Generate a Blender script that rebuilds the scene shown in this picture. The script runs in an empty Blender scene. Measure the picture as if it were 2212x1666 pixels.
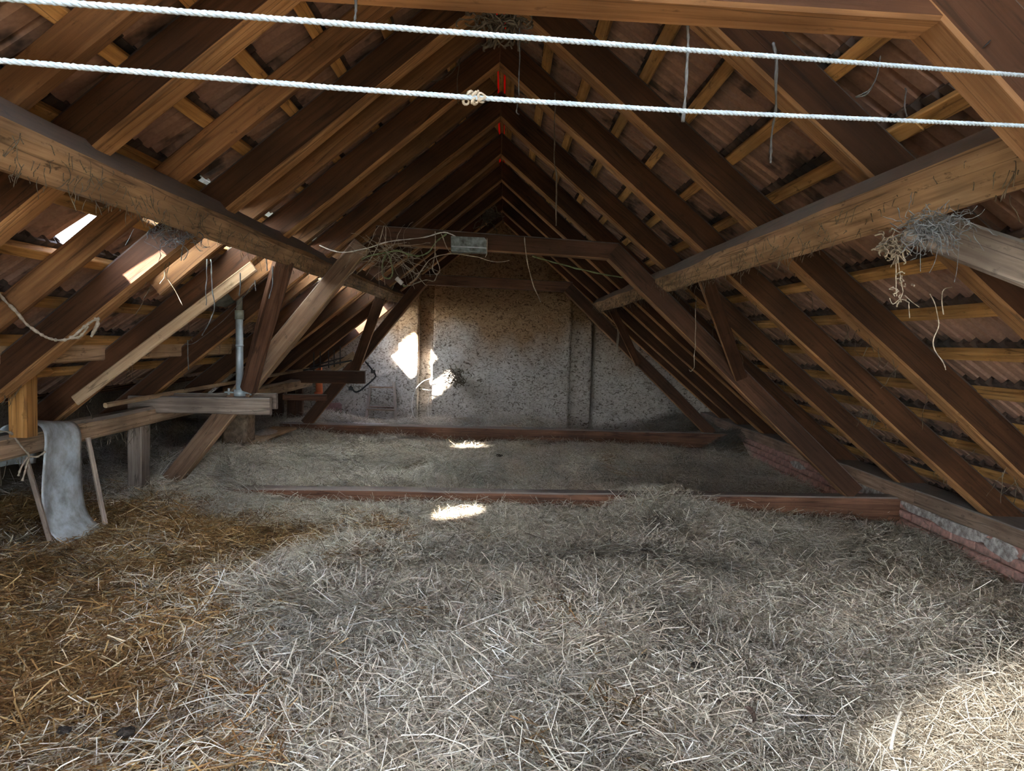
import bpy, bmesh, math, random
import numpy as np
from mathutils import Vector, Matrix, noise as mnoise

random.seed(7)
RNG = np.random.default_rng(11)
SC = bpy.context.scene
COL = SC.collection
PI = math.pi

# ------------------------------------------------------------------ camera
W, H, F = 2212.0, 1666.0, 1540.0
VPX, VPY, ROLL = 1090.0, 735.0, 0.032
_y = Vector(((VPX - W / 2) / F, (H / 2 - VPY) / F, -1)).normalized()      # world +Y in camera axes
_x = Vector((math.cos(ROLL), -math.sin(ROLL), 0))
_x = (_x - _y * _x.dot(_y)).normalized()
_z = _x.cross(_y)
R = Matrix((_x, _y, _z))            # camera axes -> world axes
cam_d = bpy.data.cameras.new('camera')
cam_d.sensor_fit = 'HORIZONTAL'
cam_d.sensor_width = 36.0
cam_d.lens = F * 36.0 / W
cam_d.clip_start = 0.02
cam = bpy.data.objects.new('camera', cam_d)
cam.matrix_world = R.to_4x4()
COL.objects.link(cam)
SC.camera = cam


def ray(u, v):
    return R @ Vector(((u - W / 2) / F, (H / 2 - v) / F, -1))


def P(u, v, Y):
    d = ray(u, v)
    return d * (Y / d.y)


def PX(u, v, X):
    d = ray(u, v)
    return d * (X / d.x)


def PZ(u, v, Z):
    d = ray(u, v)
    return d * (Z / d.z)


# ------------------------------------------------------------------ light
SUN_DIR = Vector((1.73, 2.05, -1.87)).normalized()
world = bpy.data.worlds.new('sky')
SC.world = world
world.use_nodes = True
wn = world.node_tree
wn.nodes.clear()
w_out = wn.nodes.new('ShaderNodeOutputWorld')
w_bg = wn.nodes.new('ShaderNodeBackground')
w_sky = wn.nodes.new('ShaderNodeTexSky')
w_sky.sky_type = 'HOSEK_WILKIE'
w_sky.sun_direction = (-SUN_DIR.x, -SUN_DIR.y, -SUN_DIR.z)
w_sky.turbidity = 2.6
w_sky.ground_albedo = 0.3
w_bg.inputs['Strength'].default_value = SKY_STRENGTH = 22.0
w_hs = wn.nodes.new('ShaderNodeHueSaturation')          # thin bright haze: a paler sky
w_hs.inputs['Saturation'].default_value = 0.55
wn.links.new(w_sky.outputs[0], w_hs.inputs['Color'])
wn.links.new(w_hs.outputs[0], w_bg.inputs['Color'])
wn.links.new(w_bg.outputs[0], w_out.inputs['Surface'])

sun_d = bpy.data.lights.new('sun', 'SUN')
sun_d.energy = 15.0
sun_d.angle = math.radians(2.2)
sun_d.color = (1.0, 0.93, 0.82)
sun = bpy.data.objects.new('sun', sun_d)
sun.rotation_euler = SUN_DIR.to_track_quat('-Z', 'Y').to_euler()
COL.objects.link(sun)

SC.view_settings.view_transform = 'Standard'
SC.view_settings.look = 'None'
SC.view_settings.gamma = 1.0
SC.view_settings.use_curve_mapping = False
SC.view_settings.exposure = 3.15
SC.cycles.max_bounces = 8
SC.cycles.diffuse_bounces = 4
SC.cycles.use_adaptive_sampling = True
SC.cycles.adaptive_threshold = 0.06
SC.cycles.glossy_bounces = 2
SC.cycles.transmission_bounces = 4
SC.cycles.sample_clamp_indirect = 6.0
SC.cycles.caustics_reflective = False
SC.cycles.caustics_refractive = False

# ------------------------------------------------------------------ roof geometry
TH = math.radians(40.0)
TT = math.tan(TH)
RX, RZ = -0.089, 1.80            # ridge line of the rafters' undersides
RAF_H = 0.17                     # rafter depth square to the slope


def roof_z(x, up=0.0):           # underside of the rafters (+ up, measured vertically)
    return RZ - TT * abs(x - RX) + up


# ------------------------------------------------------------------ materials
def new_mat(name):
    m = bpy.data.materials.new(name)
    m.use_nodes = True
    nt = m.node_tree
    nt.nodes.clear()
    out = nt.nodes.new('ShaderNodeOutputMaterial')
    b = nt.nodes.new('ShaderNodeBsdfPrincipled')
    nt.links.new(b.outputs[0], out.inputs[0])
    return m, nt, b


def N(nt, typ, **kw):
    n = nt.nodes.new(typ)
    for k, v in kw.items():
        if k.startswith('i_'):
            key = k[2:].replace('_', ' ')
            n.inputs[key].default_value = v
        else:
            setattr(n, k, v)
    return n


def ramp(nt, src, stops, interp='LINEAR'):
    r = nt.nodes.new('ShaderNodeValToRGB')
    r.color_ramp.interpolation = interp
    els = r.color_ramp.elements
    while len(els) < len(stops):
        els.new(0.5)
    for e, (p, c) in zip(els, stops):
        e.position = p
        e.color = c if len(c) == 4 else (*c, 1)
    nt.links.new(src, r.inputs[0])
    return r.outputs[0]


def mix(nt, a, b, fac, mode='MIX'):
    m = nt.nodes.new('ShaderNodeMix')
    m.data_type = 'RGBA'
    m.blend_type = mode
    for i, s in ((0, fac), (6, a), (7, b)):
        if hasattr(s, 'default_value') and not isinstance(s, (int, float, tuple)):
            nt.links.new(s, m.inputs[i])
        else:
            m.inputs[i].default_value = s if i == 0 else ((*s, 1) if len(s) == 3 else s)
    return m.outputs[2]


def math_n(nt, op, a, b=None):
    m = nt.nodes.new('ShaderNodeMath')
    m.operation = op
    for i, s in enumerate((a, b)):
        if s is None:
            continue
        if isinstance(s, (int, float)):
            m.inputs[i].default_value = s
        else:
            nt.links.new(s, m.inputs[i])
    return m.outputs[0]


def wood(name, dark, mid, light, rough=0.75, dust=0.0, dirt=0.5, grain=1.0, bump=0.25, stain_shade=None):
    """Sawn timber: grain runs along the piece's own X axis."""
    m, nt, b = new_mat(name)
    tc = N(nt, 'ShaderNodeTexCoord')
    oi = N(nt, 'ShaderNodeObjectInfo')
    off = N(nt, 'ShaderNodeVectorMath', operation='MULTIPLY_ADD')
    comb = N(nt, 'ShaderNodeCombineXYZ')
    for i, k in enumerate((37.0, 11.0, 23.0)):
        nt.links.new(math_n(nt, 'MULTIPLY', oi.outputs['Random'], k), comb.inputs[i])
    nt.links.new(tc.outputs['Object'], off.inputs[0])
    off.inputs[1].default_value = (1, 1, 1)
    nt.links.new(comb.outputs[0], off.inputs[2])
    mp = N(nt, 'ShaderNodeMapping')
    mp.inputs['Scale'].default_value = (1.1 * grain, 24 * grain, 24 * grain)
    nt.links.new(off.outputs[0], mp.inputs[0])
    n1 = N(nt, 'ShaderNodeTexNoise', i_Scale=1.6, i_Detail=5.0, i_Roughness=0.65, i_Distortion=0.4)
    nt.links.new(mp.outputs[0], n1.inputs['Vector'])
    col = ramp(nt, n1.outputs[0], [(0.28, dark), (0.5, mid), (0.72, light)])
    # big soft blotches
    n2 = N(nt, 'ShaderNodeTexNoise', i_Scale=2.2, i_Detail=3.0)
    nt.links.new(off.outputs[0], n2.inputs['Vector'])
    blot = ramp(nt, n2.outputs[0], [(0.35, (0.62, 0.6, 0.58)), (0.65, (1.15, 1.12, 1.08))])
    col = mix(nt, col, blot, 1.0, 'MULTIPLY')
    # specks of dirt
    n3 = N(nt, 'ShaderNodeTexNoise', i_Scale=26.0, i_Detail=4.0, i_Roughness=0.7)
    mp3 = N(nt, 'ShaderNodeMapping')
    mp3.inputs['Scale'].default_value = (0.45, 1, 1)
    nt.links.new(off.outputs[0], mp3.inputs[0])
    nt.links.new(mp3.outputs[0], n3.inputs['Vector'])
    sp = ramp(nt, n3.outputs[0], [(0.60, (0, 0, 0)), (0.70, (dirt, dirt, dirt))])
    col = mix(nt, col, tuple(c * 0.28 for c in dark), sp)
    # cracks
    mp4 = N(nt, 'ShaderNodeMapping')
    mp4.inputs['Scale'].default_value = (0.35, 9, 9)
    nt.links.new(off.outputs[0], mp4.inputs[0])
    n4 = N(nt, 'ShaderNodeTexNoise', i_Scale=1.3, i_Detail=2.0, i_Roughness=0.5)
    nt.links.new(mp4.outputs[0], n4.inputs['Vector'])
    cr = ramp(nt, n4.outputs[0], [(0.488, (0, 0, 0)), (0.497, (1, 1, 1)), (0.503, (1, 1, 1)), (0.512, (0, 0, 0))])
    col = mix(nt, col, tuple(c * 0.2 for c in dark), math_n(nt, 'MULTIPLY', cr, 0.55))
    # tone of each piece
    tone = ramp(nt, oi.outputs['Random'], [(0.0, (0.8, 0.8, 0.8)), (1.0, (1.18, 1.14, 1.1))])
    col = mix(nt, col, tone, 1.0, 'MULTIPLY')
    if stain_shade:                                        # stained sides, with shaded faces and lit underside painted into the colour
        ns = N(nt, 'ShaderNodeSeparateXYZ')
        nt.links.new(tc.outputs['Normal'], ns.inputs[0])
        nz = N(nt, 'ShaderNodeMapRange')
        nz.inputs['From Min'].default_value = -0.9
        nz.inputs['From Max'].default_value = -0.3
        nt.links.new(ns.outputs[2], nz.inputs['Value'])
        col = mix(nt, col, mix(nt, col, stain_shade, 1.0, 'MULTIPLY'), nz.outputs[0])
    if dust > 0:                                     # settled dust on faces that look up
        geo = N(nt, 'ShaderNodeNewGeometry')
        sep = N(nt, 'ShaderNodeSeparateXYZ')
        nt.links.new(geo.outputs['Normal'], sep.inputs[0])
        up = ramp(nt, sep.outputs[2], [(0.25, (0, 0, 0)), (0.6, (dust, dust, dust))])
        col = mix(nt, col, (0.23, 0.22, 0.21), up)
    nt.links.new(col, b.inputs['Base Color'])
    b.inputs['Roughness'].default_value = rough
    b.inputs['Specular IOR Level'].default_value = 0.25
    h = mix(nt, n1.outputs[0], cr, 0.35, 'SUBTRACT')
    bp = N(nt, 'ShaderNodeBump', i_Strength=bump, i_Distance=0.01)
    nt.links.new(h, bp.inputs['Height'])
    nt.links.new(bp.outputs[0], b.inputs['Normal'])
    return m


def flat(name, c, rough=0.7, metal=0.0, var=0.25, scale=14.0, bump=0.15, c2=None):
    """Mottled single-colour surface."""
    m, nt, b = new_mat(name)
    tc = N(nt, 'ShaderNodeTexCoord')
    n1 = N(nt, 'ShaderNodeTexNoise', i_Scale=scale, i_Detail=6.0, i_Roughness=0.65)
    nt.links.new(tc.outputs['Object'], n1.inputs['Vector'])
    lo = tuple(x * (1 - var) for x in (c2 or c))
    hi = tuple(min(1, x * (1 + var)) for x in c)
    nt.links.new(ramp(nt, n1.outputs[0], [(0.35, lo), (0.65, hi)]), b.inputs['Base Color'])
    b.inputs['Roughness'].default_value = rough
    b.inputs['Metallic'].default_value = metal
    b.inputs['Specular IOR Level'].default_value = 0.3
    bp = N(nt, 'ShaderNodeBump', i_Strength=bump, i_Distance=0.01)
    nt.links.new(n1.outputs[0], bp.inputs['Height'])
    nt.links.new(bp.outputs[0], b.inputs['Normal'])
    return m


M = {}
M['rafter'] = wood('old_rafter_wood', (0.20, 0.095, 0.037), (0.42, 0.22, 0.092), (0.57, 0.33, 0.155), dust=0.4, stain_shade=(0.155, 0.118, 0.112))
M['frame'] = wood('old_frame_wood', (0.18, 0.088, 0.04), (0.36, 0.195, 0.095), (0.48, 0.28, 0.15), dust=0.6, stain_shade=(0.20, 0.16, 0.165))
M['purlin'] = wood('hewn_purlin_wood', (0.24, 0.145, 0.08), (0.47, 0.30, 0.17), (0.62, 0.43, 0.26), dust=0.6, dirt=0.8, stain_shade=(0.42, 0.36, 0.33))
M['pine'] = wood('yellow_pine', (0.30, 0.15, 0.05), (0.54, 0.30, 0.105), (0.68, 0.41, 0.17), dirt=0.7)
M['pale'] = wood('pale_board', (0.36, 0.24, 0.15), (0.54, 0.38, 0.24), (0.68, 0.5, 0.34), dirt=0.6)
M['grey_wood'] = wood('weathered_grey_wood', (0.15, 0.115, 0.095), (0.29, 0.235, 0.20), (0.42, 0.36, 0.31), dust=0.6)
M['leg_wood'] = wood('weathered_leg_wood', (0.22, 0.135, 0.08), (0.40, 0.26, 0.16), (0.52, 0.37, 0.24), dust=0.5, stain_shade=(0.42, 0.40, 0.42))
M['reddish'] = wood('reddish_frame_wood', (0.08, 0.036, 0.022), (0.15, 0.074, 0.045), (0.23, 0.122, 0.078), dust=0.6)
M['slim'] = wood('slim_rafter_wood', (0.11, 0.05, 0.02), (0.21, 0.10, 0.042), (0.30, 0.16, 0.07))
M['post'] = wood('ochre_post_wood', (0.20, 0.09, 0.025), (0.36, 0.18, 0.055), (0.46, 0.26, 0.10))
M['bare'] = wood('bare_hewn_wood', (0.19, 0.125, 0.08), (0.36, 0.255, 0.17), (0.5, 0.375, 0.26), dust=0.6, dirt=0.85)
M['plate'] = wood('pinkish_plate_wood', (0.15, 0.10, 0.07), (0.29, 0.205, 0.155), (0.40, 0.30, 0.235), dust=0.7, dirt=0.6)


def tile_mat():
    m, nt, b = new_mat('clay_tile')
    geo = N(nt, 'ShaderNodeNewGeometry')
    oi = N(nt, 'ShaderNodeObjectInfo')
    tc = N(nt, 'ShaderNodeTexCoord')
    mp = N(nt, 'ShaderNodeMapping')
    nt.links.new(geo.outputs['Position'], mp.inputs[0])
    n1 = N(nt, 'ShaderNodeTexNoise', i_Scale=55.0, i_Detail=4.0)
    nt.links.new(mp.outputs[0], n1.inputs['Vector'])
    col = ramp(nt, n1.outputs[0], [(0.3, (0.285, 0.168, 0.122)), (0.7, (0.375, 0.228, 0.168))])
    tone = ramp(nt, oi.outputs['Random'], [(0.0, (0.88, 0.88, 0.9)), (1.0, (1.12, 1.1, 1.06))])
    col = mix(nt, col, tone, 1.0, 'MULTIPLY')
    n2 = N(nt, 'ShaderNodeTexNoise', i_Scale=3.3, i_Detail=4.0, i_Roughness=0.6)   # soot stains
    nt.links.new(geo.outputs['Position'], n2.inputs['Vector'])
    st = ramp(nt, n2.outputs[0], [(0.57, (0, 0, 0)), (0.66, (0.85, 0.85, 0.85))])
    col = mix(nt, col, (0.025, 0.02, 0.018), st)
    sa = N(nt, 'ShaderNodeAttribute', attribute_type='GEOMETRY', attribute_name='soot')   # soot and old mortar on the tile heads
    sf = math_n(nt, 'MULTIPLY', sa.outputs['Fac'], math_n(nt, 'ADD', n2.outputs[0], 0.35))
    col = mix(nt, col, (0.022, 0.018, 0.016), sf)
    nt.links.new(col, b.inputs['Base Color'])
    b.inputs['Roughness'].default_value = 0.85
    bp = N(nt, 'ShaderNodeBump', i_Strength=0.15, i_Distance=0.005)
    nt.links.new(n1.outputs[0], bp.inputs['Height'])
    nt.links.new(bp.outputs[0], b.inputs['Normal'])
    return m


M['tile'] = tile_mat()


def plaster_mat():
    m, nt, b = new_mat('rough_lime_plaster')
    geo = N(nt, 'ShaderNodeNewGeometry')
    mp = N(nt, 'ShaderNodeMapping')
    mp.inputs['Scale'].default_value = (1.0, 1.0, 1.5)
    nt.links.new(geo.outputs['Position'], mp.inputs[0])
    n1 = N(nt, 'ShaderNodeTexNoise', i_Scale=12.5, i_Detail=6.0, i_Roughness=0.66, i_Distortion=2.2)
    nt.links.new(mp.outputs[0], n1.inputs['Vector'])
    col = ramp(nt, n1.outputs[0], [(0.38, (0.13, 0.105, 0.085)), (0.48, (0.46, 0.415, 0.37)), (0.75, (0.62, 0.58, 0.54))])
    # smoke-brown upper part of the wall
    sep = N(nt, 'ShaderNodeSeparateXYZ')
    nt.links.new(geo.outputs['Position'], sep.inputs[0])
    n2 = N(nt, 'ShaderNodeTexNoise', i_Scale=1.3, i_Detail=4.0)
    nt.links.new(geo.outputs['Position'], n2.inputs['Vector'])
    hgt = math_n(nt, 'ADD', sep.outputs[2], math_n(nt, 'MULTIPLY', math_n(nt, 'SUBTRACT', n2.outputs[0], 0.5), 1.6))
    br = ramp(nt, math_n(nt, 'ADD', math_n(nt, 'MULTIPLY', hgt, 0.5), 0.5), [(0.30, (0, 0, 0)), (0.66, (1, 1, 1))])
    col = mix(nt, col, mix(nt, col, (0.62, 0.42, 0.26), 1.0, 'MULTIPLY'), br)
    nt.links.new(col, b.inputs['Base Color'])
    b.inputs['Roughness'].default_value = 0.95
    b.inputs['Specular IOR Level'].default_value = 0.1
    bp = N(nt, 'ShaderNodeBump', i_Strength=0.9, i_Distance=0.03)
    nt.links.new(n1.outputs[0], bp.inputs['Height'])
    nt.links.new(bp.outputs[0], b.inputs['Normal'])
    return m


M['plaster'] = plaster_mat()
M['white_plaster'] = flat('flaking_white_plaster', (0.46, 0.44, 0.42), 0.95, var=0.25, scale=26, bump=1.0, c2=(0.24, 0.2, 0.18))
M['brick'] = flat('old_red_brick', (0.42, 0.23, 0.19), 0.95, var=0.35, scale=18, bump=0.5, c2=(0.36, 0.24, 0.21))
M['mortar'] = flat('lime_mortar', (0.36, 0.32, 0.29), 0.95, var=0.3, scale=25, bump=0.6)
M['loam'] = flat('straw_loam', (0.28, 0.2, 0.14), 0.95, var=0.45, scale=16, bump=1.0)
M['zinc'] = flat('galvanised_steel', (0.36, 0.42, 0.47), 0.5, metal=0.35, var=0.2, scale=6)
M['sheet'] = flat('grey_coated_sheet', (0.50, 0.56, 0.60), 0.5, var=0.2, scale=9, c2=(0.36, 0.36, 0.35))
M['lead'] = flat('grey_green_lead', (0.21, 0.23, 0.2), 0.7, var=0.4, scale=12, bump=0.6)
M['lampbox'] = flat('grey_enamel', (0.16, 0.185, 0.18), 0.5, var=0.5, scale=18, c2=(0.10, 0.11, 0.09))
M['rope'] = flat('white_synthetic_rope', (0.40, 0.48, 0.56), 0.8, var=0.15, scale=60)
M['twine'] = flat('old_sisal_twine', (0.36, 0.30, 0.23), 0.9, var=0.3, scale=60)
M['greenwire'] = flat('green_insulated_wire', (0.16, 0.19, 0.085), 0.6, var=0.3, scale=40)
M['whitewire'] = flat('pale_insulated_wire', (0.6, 0.58, 0.54), 0.6, var=0.15, scale=40)
M['black'] = flat('blackened_iron', (0.025, 0.025, 0.028), 0.6, var=0.4, scale=20)
M['pvc'] = flat('orange_drain_plastic', (0.62, 0.16, 0.06), 0.45, var=0.15, scale=8)
M['web'] = flat('dusty_cobweb', (0.13, 0.135, 0.14), 0.95, var=0.25, scale=50)
M['webdark'] = flat('dust_strand', (0.13, 0.105, 0.075), 0.95, var=0.3, scale=50)
M['bark'] = flat('brown_bark', (0.11, 0.075, 0.06), 0.9, var=0.4, scale=50, bump=1)
M['dung'] = flat('dark_droppings', (0.035, 0.027, 0.022), 0.9, var=0.4, scale=40, bump=1)
M['sack'] = flat('grey_sackcloth', (0.36, 0.32, 0.29), 0.95, var=0.25, scale=20, bump=0.5)
M['redpanel'] = flat('faded_red_panel', (0.30, 0.17, 0.17), 0.8, var=0.3, scale=10)
M['ground'] = flat('outside_ground', (0.16, 0.15, 0.10), 0.95)


def red_mat():
    m, nt, b = new_mat('red_translucent_ridge_sheet')
    b.inputs['Base Color'].default_value = (0.9, 0.03, 0.015, 1)
    b.inputs['Roughness'].default_value = 0.5
    tr = nt.nodes.new('ShaderNodeBsdfTranslucent')
    tr.inputs[0].default_value = (1.0, 0.035, 0.015, 1)
    ad = nt.nodes.new('ShaderNodeMixShader')
    ad.inputs[0].default_value = 0.8
    out = [n for n in nt.nodes if n.type == 'OUTPUT_MATERIAL'][0]
    nt.links.new(b.outputs[0], ad.inputs[1])
    nt.links.new(tr.outputs[0], ad.inputs[2])
    nt.links.new(ad.outputs[0], out.inputs[0])
    return m


M['red'] = red_mat()


def glass_tile_mat(name, clear):
    m, nt, b = new_mat(name)
    b.inputs['Base Color'].default_value = (0.8, 0.86, 0.86, 1)
    b.inputs['Roughness'].default_value = 0.35
    tr = nt.nodes.new('ShaderNodeBsdfTranslucent')
    tr.inputs[0].default_value = (0.86, 0.9, 0.9, 1)
    ad = nt.nodes.new('ShaderNodeMixShader')
    ad.inputs[0].default_value = 0.85
    out = [n for n in nt.nodes if n.type == 'OUTPUT_MATERIAL'][0]
    nt.links.new(b.outputs[0], ad.inputs[1])
    nt.links.new(tr.outputs[0], ad.inputs[2])
    tp = nt.nodes.new('ShaderNodeBsdfTransparent')
    a2 = nt.nodes.new('ShaderNodeMixShader')
    a2.inputs[0].default_value = clear
    nt.links.new(ad.outputs[0], a2.inputs[1])
    nt.links.new(tp.outputs[0], a2.inputs[2])
    nt.links.new(a2.outputs[0], out.inputs[0])
    return m


M['fill_glass_tile'] = glass_tile_mat('fill_frosted_ribbed_glass', 0.0)
M['dirty_pane'] = glass_tile_mat('dirty_skylight_glass', 0.22)


def hay_mat(name, straw):
    m, nt, b = new_mat(name)
    at = N(nt, 'ShaderNodeAttribute', attribute_type='INSTANCER', attribute_name='tint')
    at2 = N(nt, 'ShaderNodeAttribute', attribute_type='GEOMETRY', attribute_name='bt')
    if straw:
        col = ramp(nt, at2.outputs['Fac'], [(0.0, (0.10, 0.045, 0.015)), (0.5, (0.29, 0.155, 0.052)), (0.85, (0.48, 0.32, 0.14)), (1.0, (0.68, 0.57, 0.38))])
    else:
        col = ramp(nt, at2.outputs['Fac'], [(0.0, (0.10, 0.074, 0.048)), (0.38, (0.49, 0.425, 0.335)), (0.8, (0.71, 0.665, 0.57)), (1.0, (0.80, 0.78, 0.73))])
    col = mix(nt, col, at.outputs['Color'], 1.0, 'MULTIPLY')
    nt.links.new(col, b.inputs['Base Color'])
    b.inputs['Roughness'].default_value = 0.55
    b.inputs['Specular IOR Level'].default_value = 0.35
    return m


M['hay'] = hay_mat('dry_hay_stalk', False)
M['straw'] = hay_mat('golden_straw_stalk', True)


def bed_mat():
    m, nt, b = new_mat('packed_hay_bed')
    geo = N(nt, 'ShaderNodeNewGeometry')
    n1 = N(nt, 'ShaderNodeTexNoise', i_Scale=45.0, i_Detail=6.0, i_Roughness=0.7, i_Distortion=2.0)
    nt.links.new(geo.outputs['Position'], n1.inputs['Vector'])
    col = ramp(nt, n1.outputs[0], [(0.35, (0.09, 0.062, 0.035)), (0.55, (0.22, 0.165, 0.10)), (0.75, (0.36, 0.29, 0.19))])
    nt.links.new(col, b.inputs['Base Color'])
    b.inputs['Roughness'].default_value = 0.95
    bp = N(nt, 'ShaderNodeBump', i_Strength=1.0, i_Distance=0.02)
    nt.links.new(n1.outputs[0], bp.inputs['Height'])
    nt.links.new(bp.outputs[0], b.inputs['Normal'])
    return m


M['bed'] = bed_mat()

# ------------------------------------------------------------------ builders
PINV = {}


def link(o, parent=None):
    COL.objects.link(o)
    if parent is not None:
        o.parent = parent
    return o


def thing(name, label, cat, loc=(0, 0, 0), group=None):
    o = bpy.data.objects.new(name, None)
    o.empty_display_size = 0.1
    o.location = loc
    o['label'] = label
    o['category'] = cat
    if group:
        o['group'] = group
    COL.objects.link(o)
    return o


def tag(o, label, cat, group=None):
    o['label'] = label
    o['category'] = cat
    if group:
        o['group'] = group
    return o


def struct(name, loc=(0, 0, 0)):
    o = bpy.data.objects.new(name, None)
    o.location = loc
    o['kind'] = 'structure'
    COL.objects.link(o)
    return o


def ploc(o):
    v = Vector((0, 0, 0))
    while o is not None:
        v = v + o.location
        o = o.parent
    return v


def place(o, parent, Mw):
    """Link o so that its world matrix is Mw (the parents only ever translate)."""
    link(o, parent)
    if parent is not None and parent.rotation_euler.to_matrix() != Matrix.Identity(3):
        o.matrix_basis = wm(parent).inverted() @ Mw
    elif parent is not None:
        o.matrix_basis = Matrix.Translation(-ploc(parent)) @ Mw
    else:
        o.matrix_basis = Mw
    return o


def wm(o):
    m = o.matrix_basis.copy()
    p = o.parent
    while p is not None:
        m = p.matrix_basis @ m
        p = p.parent
    return m


def mesh_obj(name, verts, faces, mat, parent=None, Mw=None, smooth=False):
    me = bpy.data.meshes.new(name)
    me.from_pydata([tuple(v) for v in verts], [], faces)
    me.update()
    me.materials.append(mat)
    if smooth:
        me.shade_smooth()
    o = bpy.data.objects.new(name, me)
    if Mw is None:
        # put the origin at the middle of the points
        c = Vector((0, 0, 0))
        for v in verts:
            c += Vector(v)
        c /= len(verts)
        me.transform(Matrix.Translation(-c))
        Mw = Matrix.Translation(c)
    place(o, parent, Mw)
    return o


def frame(a, b, up):
    a, b = Vector(a), Vector(b)
    ex = (b - a).normalized()
    up = Vector(up)
    ez = (up - ex * up.dot(ex)).normalized()
    ey = ez.cross(ex)
    m = Matrix((ex, ey, ez)).transposed().to_4x4()
    m.translation = (a + b) / 2
    return m, (b - a).length


def box_geo(L, w, h, ch=0.008, rough=0.004, step=0.35, seed=0.0, sag=0.0, taper=0.0, bow=None, cut=0.0):
    """Timber along local X, width w on local Y, height h on local Z, worn edges."""
    n = max(2, int(L / step) + 1)
    vs, fs = [], []
    hw, hh = w / 2, h / 2
    ring = [(-hw + ch, -hh), (hw - ch, -hh), (hw, -hh + ch), (hw, hh - ch), (hw - ch, hh), (-hw + ch, hh), (-hw, hh - ch), (-hw, -hh + ch)]
    for i in range(n):
        t = i / (n - 1)
        x = (t - 0.5) * L
        k = 1 - taper * t
        dz = -sag * 4 * t * (1 - t)
        cx = -cut if i == 0 else 0.0                   # plumb cut at the start
        dy = 0.0
        if bow:
            dy += bow[0] * 4 * t * (1 - t)
        for (y, z) in ring:
            v = Vector((x * 1.3 + seed, y * 9 + seed * 0.7, z * 9))
            d = mnoise.noise_vector(v) * rough
            vs.append((x + cx * z + (d.x * 0.5 if 0 < i < n - 1 else 0), y * k + d.y + dy, z * k + d.z + dz))
    for i in range(n - 1):
        for j in range(8):
            a, b_ = i * 8 + j, i * 8 + (j + 1) % 8
            fs.append((a, b_, b_ + 8, a + 8))
    fs.append(tuple(reversed(range(8))))
    fs.append(tuple(range((n - 1) * 8, n * 8)))
    return vs, fs


def beam(name, a, b, w, h, mat, parent=None, up=(0, 0, 1), **kw):
    Mw, L = frame(a, b, up)
    kw.setdefault('seed', random.random() * 50)
    vs, fs = box_geo(L, w, h, **kw)
    return mesh_obj(name, vs, fs, M[mat] if isinstance(mat, str) else mat, parent, Mw)


def tube_geo(pts, r, sides=6, closed_caps=True):
    pts = [Vector(p) for p in pts]
    n = len(pts)
    vs, fs = [], []
    t0 = (pts[1] - pts[0]).normalized()
    nrm = t0.orthogonal().normalized()
    for i, p in enumerate(pts):
        if i == 0:
            t = pts[1] - pts[0]
        elif i == n - 1:
            t = pts[-1] - pts[-2]
        else:
            t = pts[i + 1] - pts[i - 1]
        if t.length < 1e-9:
            t = Vector((0, 0, 1))
        t.normalize()
        nrm = (nrm - t * nrm.dot(t))
        if nrm.length < 1e-6:
            nrm = t.orthogonal()
        nrm.normalize()
        bi = t.cross(nrm)
        rr = r[i] if hasattr(r, '__len__') else r
        for k in range(sides):
            a = 2 * PI * k / sides
            vs.append(p + nrm * (math.cos(a) * rr) + bi * (math.sin(a) * rr))
    for i in range(n - 1):
        for k in range(sides):
            a, b_ = i * sides + k, i * sides + (k + 1) % sides
            fs.append((a, b_, b_ + sides, a + sides))
    if closed_caps:
        fs.append(tuple(reversed(range(sides))))
        fs.append(tuple(range((n - 1) * sides, n * sides)))
    return vs, fs


def tube(name, pts, r, mat, parent=None, sides=6, smooth=True):
    vs, fs = tube_geo(pts, r, sides)
    return mesh_obj(name, vs, fs, M[mat], parent, smooth=smooth)


def join_geo(parts):
    vs, fs = [], []
    for v, f in parts:
        o = len(vs)
        vs += list(v)
        fs += [tuple(i + o for i in q) for q in f]
    return vs, fs


def spline(pts, n=8):
    """Catmull-Rom through pts."""
    pts = [Vector(p) for p in pts]
    out = []
    for i in range(len(pts) - 1):
        p0, p1, p2, p3 = pts[max(i - 1, 0)], pts[i], pts[i + 1], pts[min(i + 2, len(pts) - 1)]
        for k in range(n):
            t = k / n
            out.append(0.5 * ((2 * p1) + (p2 - p0) * t + (2 * p0 - 5 * p1 + 4 * p2 - p3) * t * t + (3 * p1 - p0 - 3 * p2 + p3) * t ** 3))
    out.append(pts[-1])
    return out


def wiggle(pts, amp, freq=6.0):
    s = random.random() * 90
    return [p + mnoise.noise_vector(p * freq + Vector((s, s, s))) * amp for p in pts]


def box_w(x0, x1, y0, y1, z0, z1):
    v = [(x0, y0, z0), (x1, y0, z0), (x1, y1, z0), (x0, y1, z0), (x0, y0, z1), (x1, y0, z1), (x1, y1, z1), (x0, y1, z1)]
    f = [(0, 3, 2, 1), (4, 5, 6, 7), (0, 1, 5, 4), (1, 2, 6, 5), (2, 3, 7, 6), (3, 0, 4, 7)]
    return v, f

# ------------------------------------------------------------------ slope helpers
def slope(sgn):
    s = Vector((sgn * math.cos(TH), 0, -math.sin(TH)))
    n = Vector((sgn * math.sin(TH), 0, math.cos(TH)))
    return s, n


def on_roof(sgn, s, n, y):
    S, Nn = slope(sgn)
    return Vector((RX, y, RZ)) + S * s + Nn * n


Y0, Y1 = -2.6, 12.0
GAUGE, TILE_W, TILE_L = 0.31, 0.21, 0.41
S0 = -0.075
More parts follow.
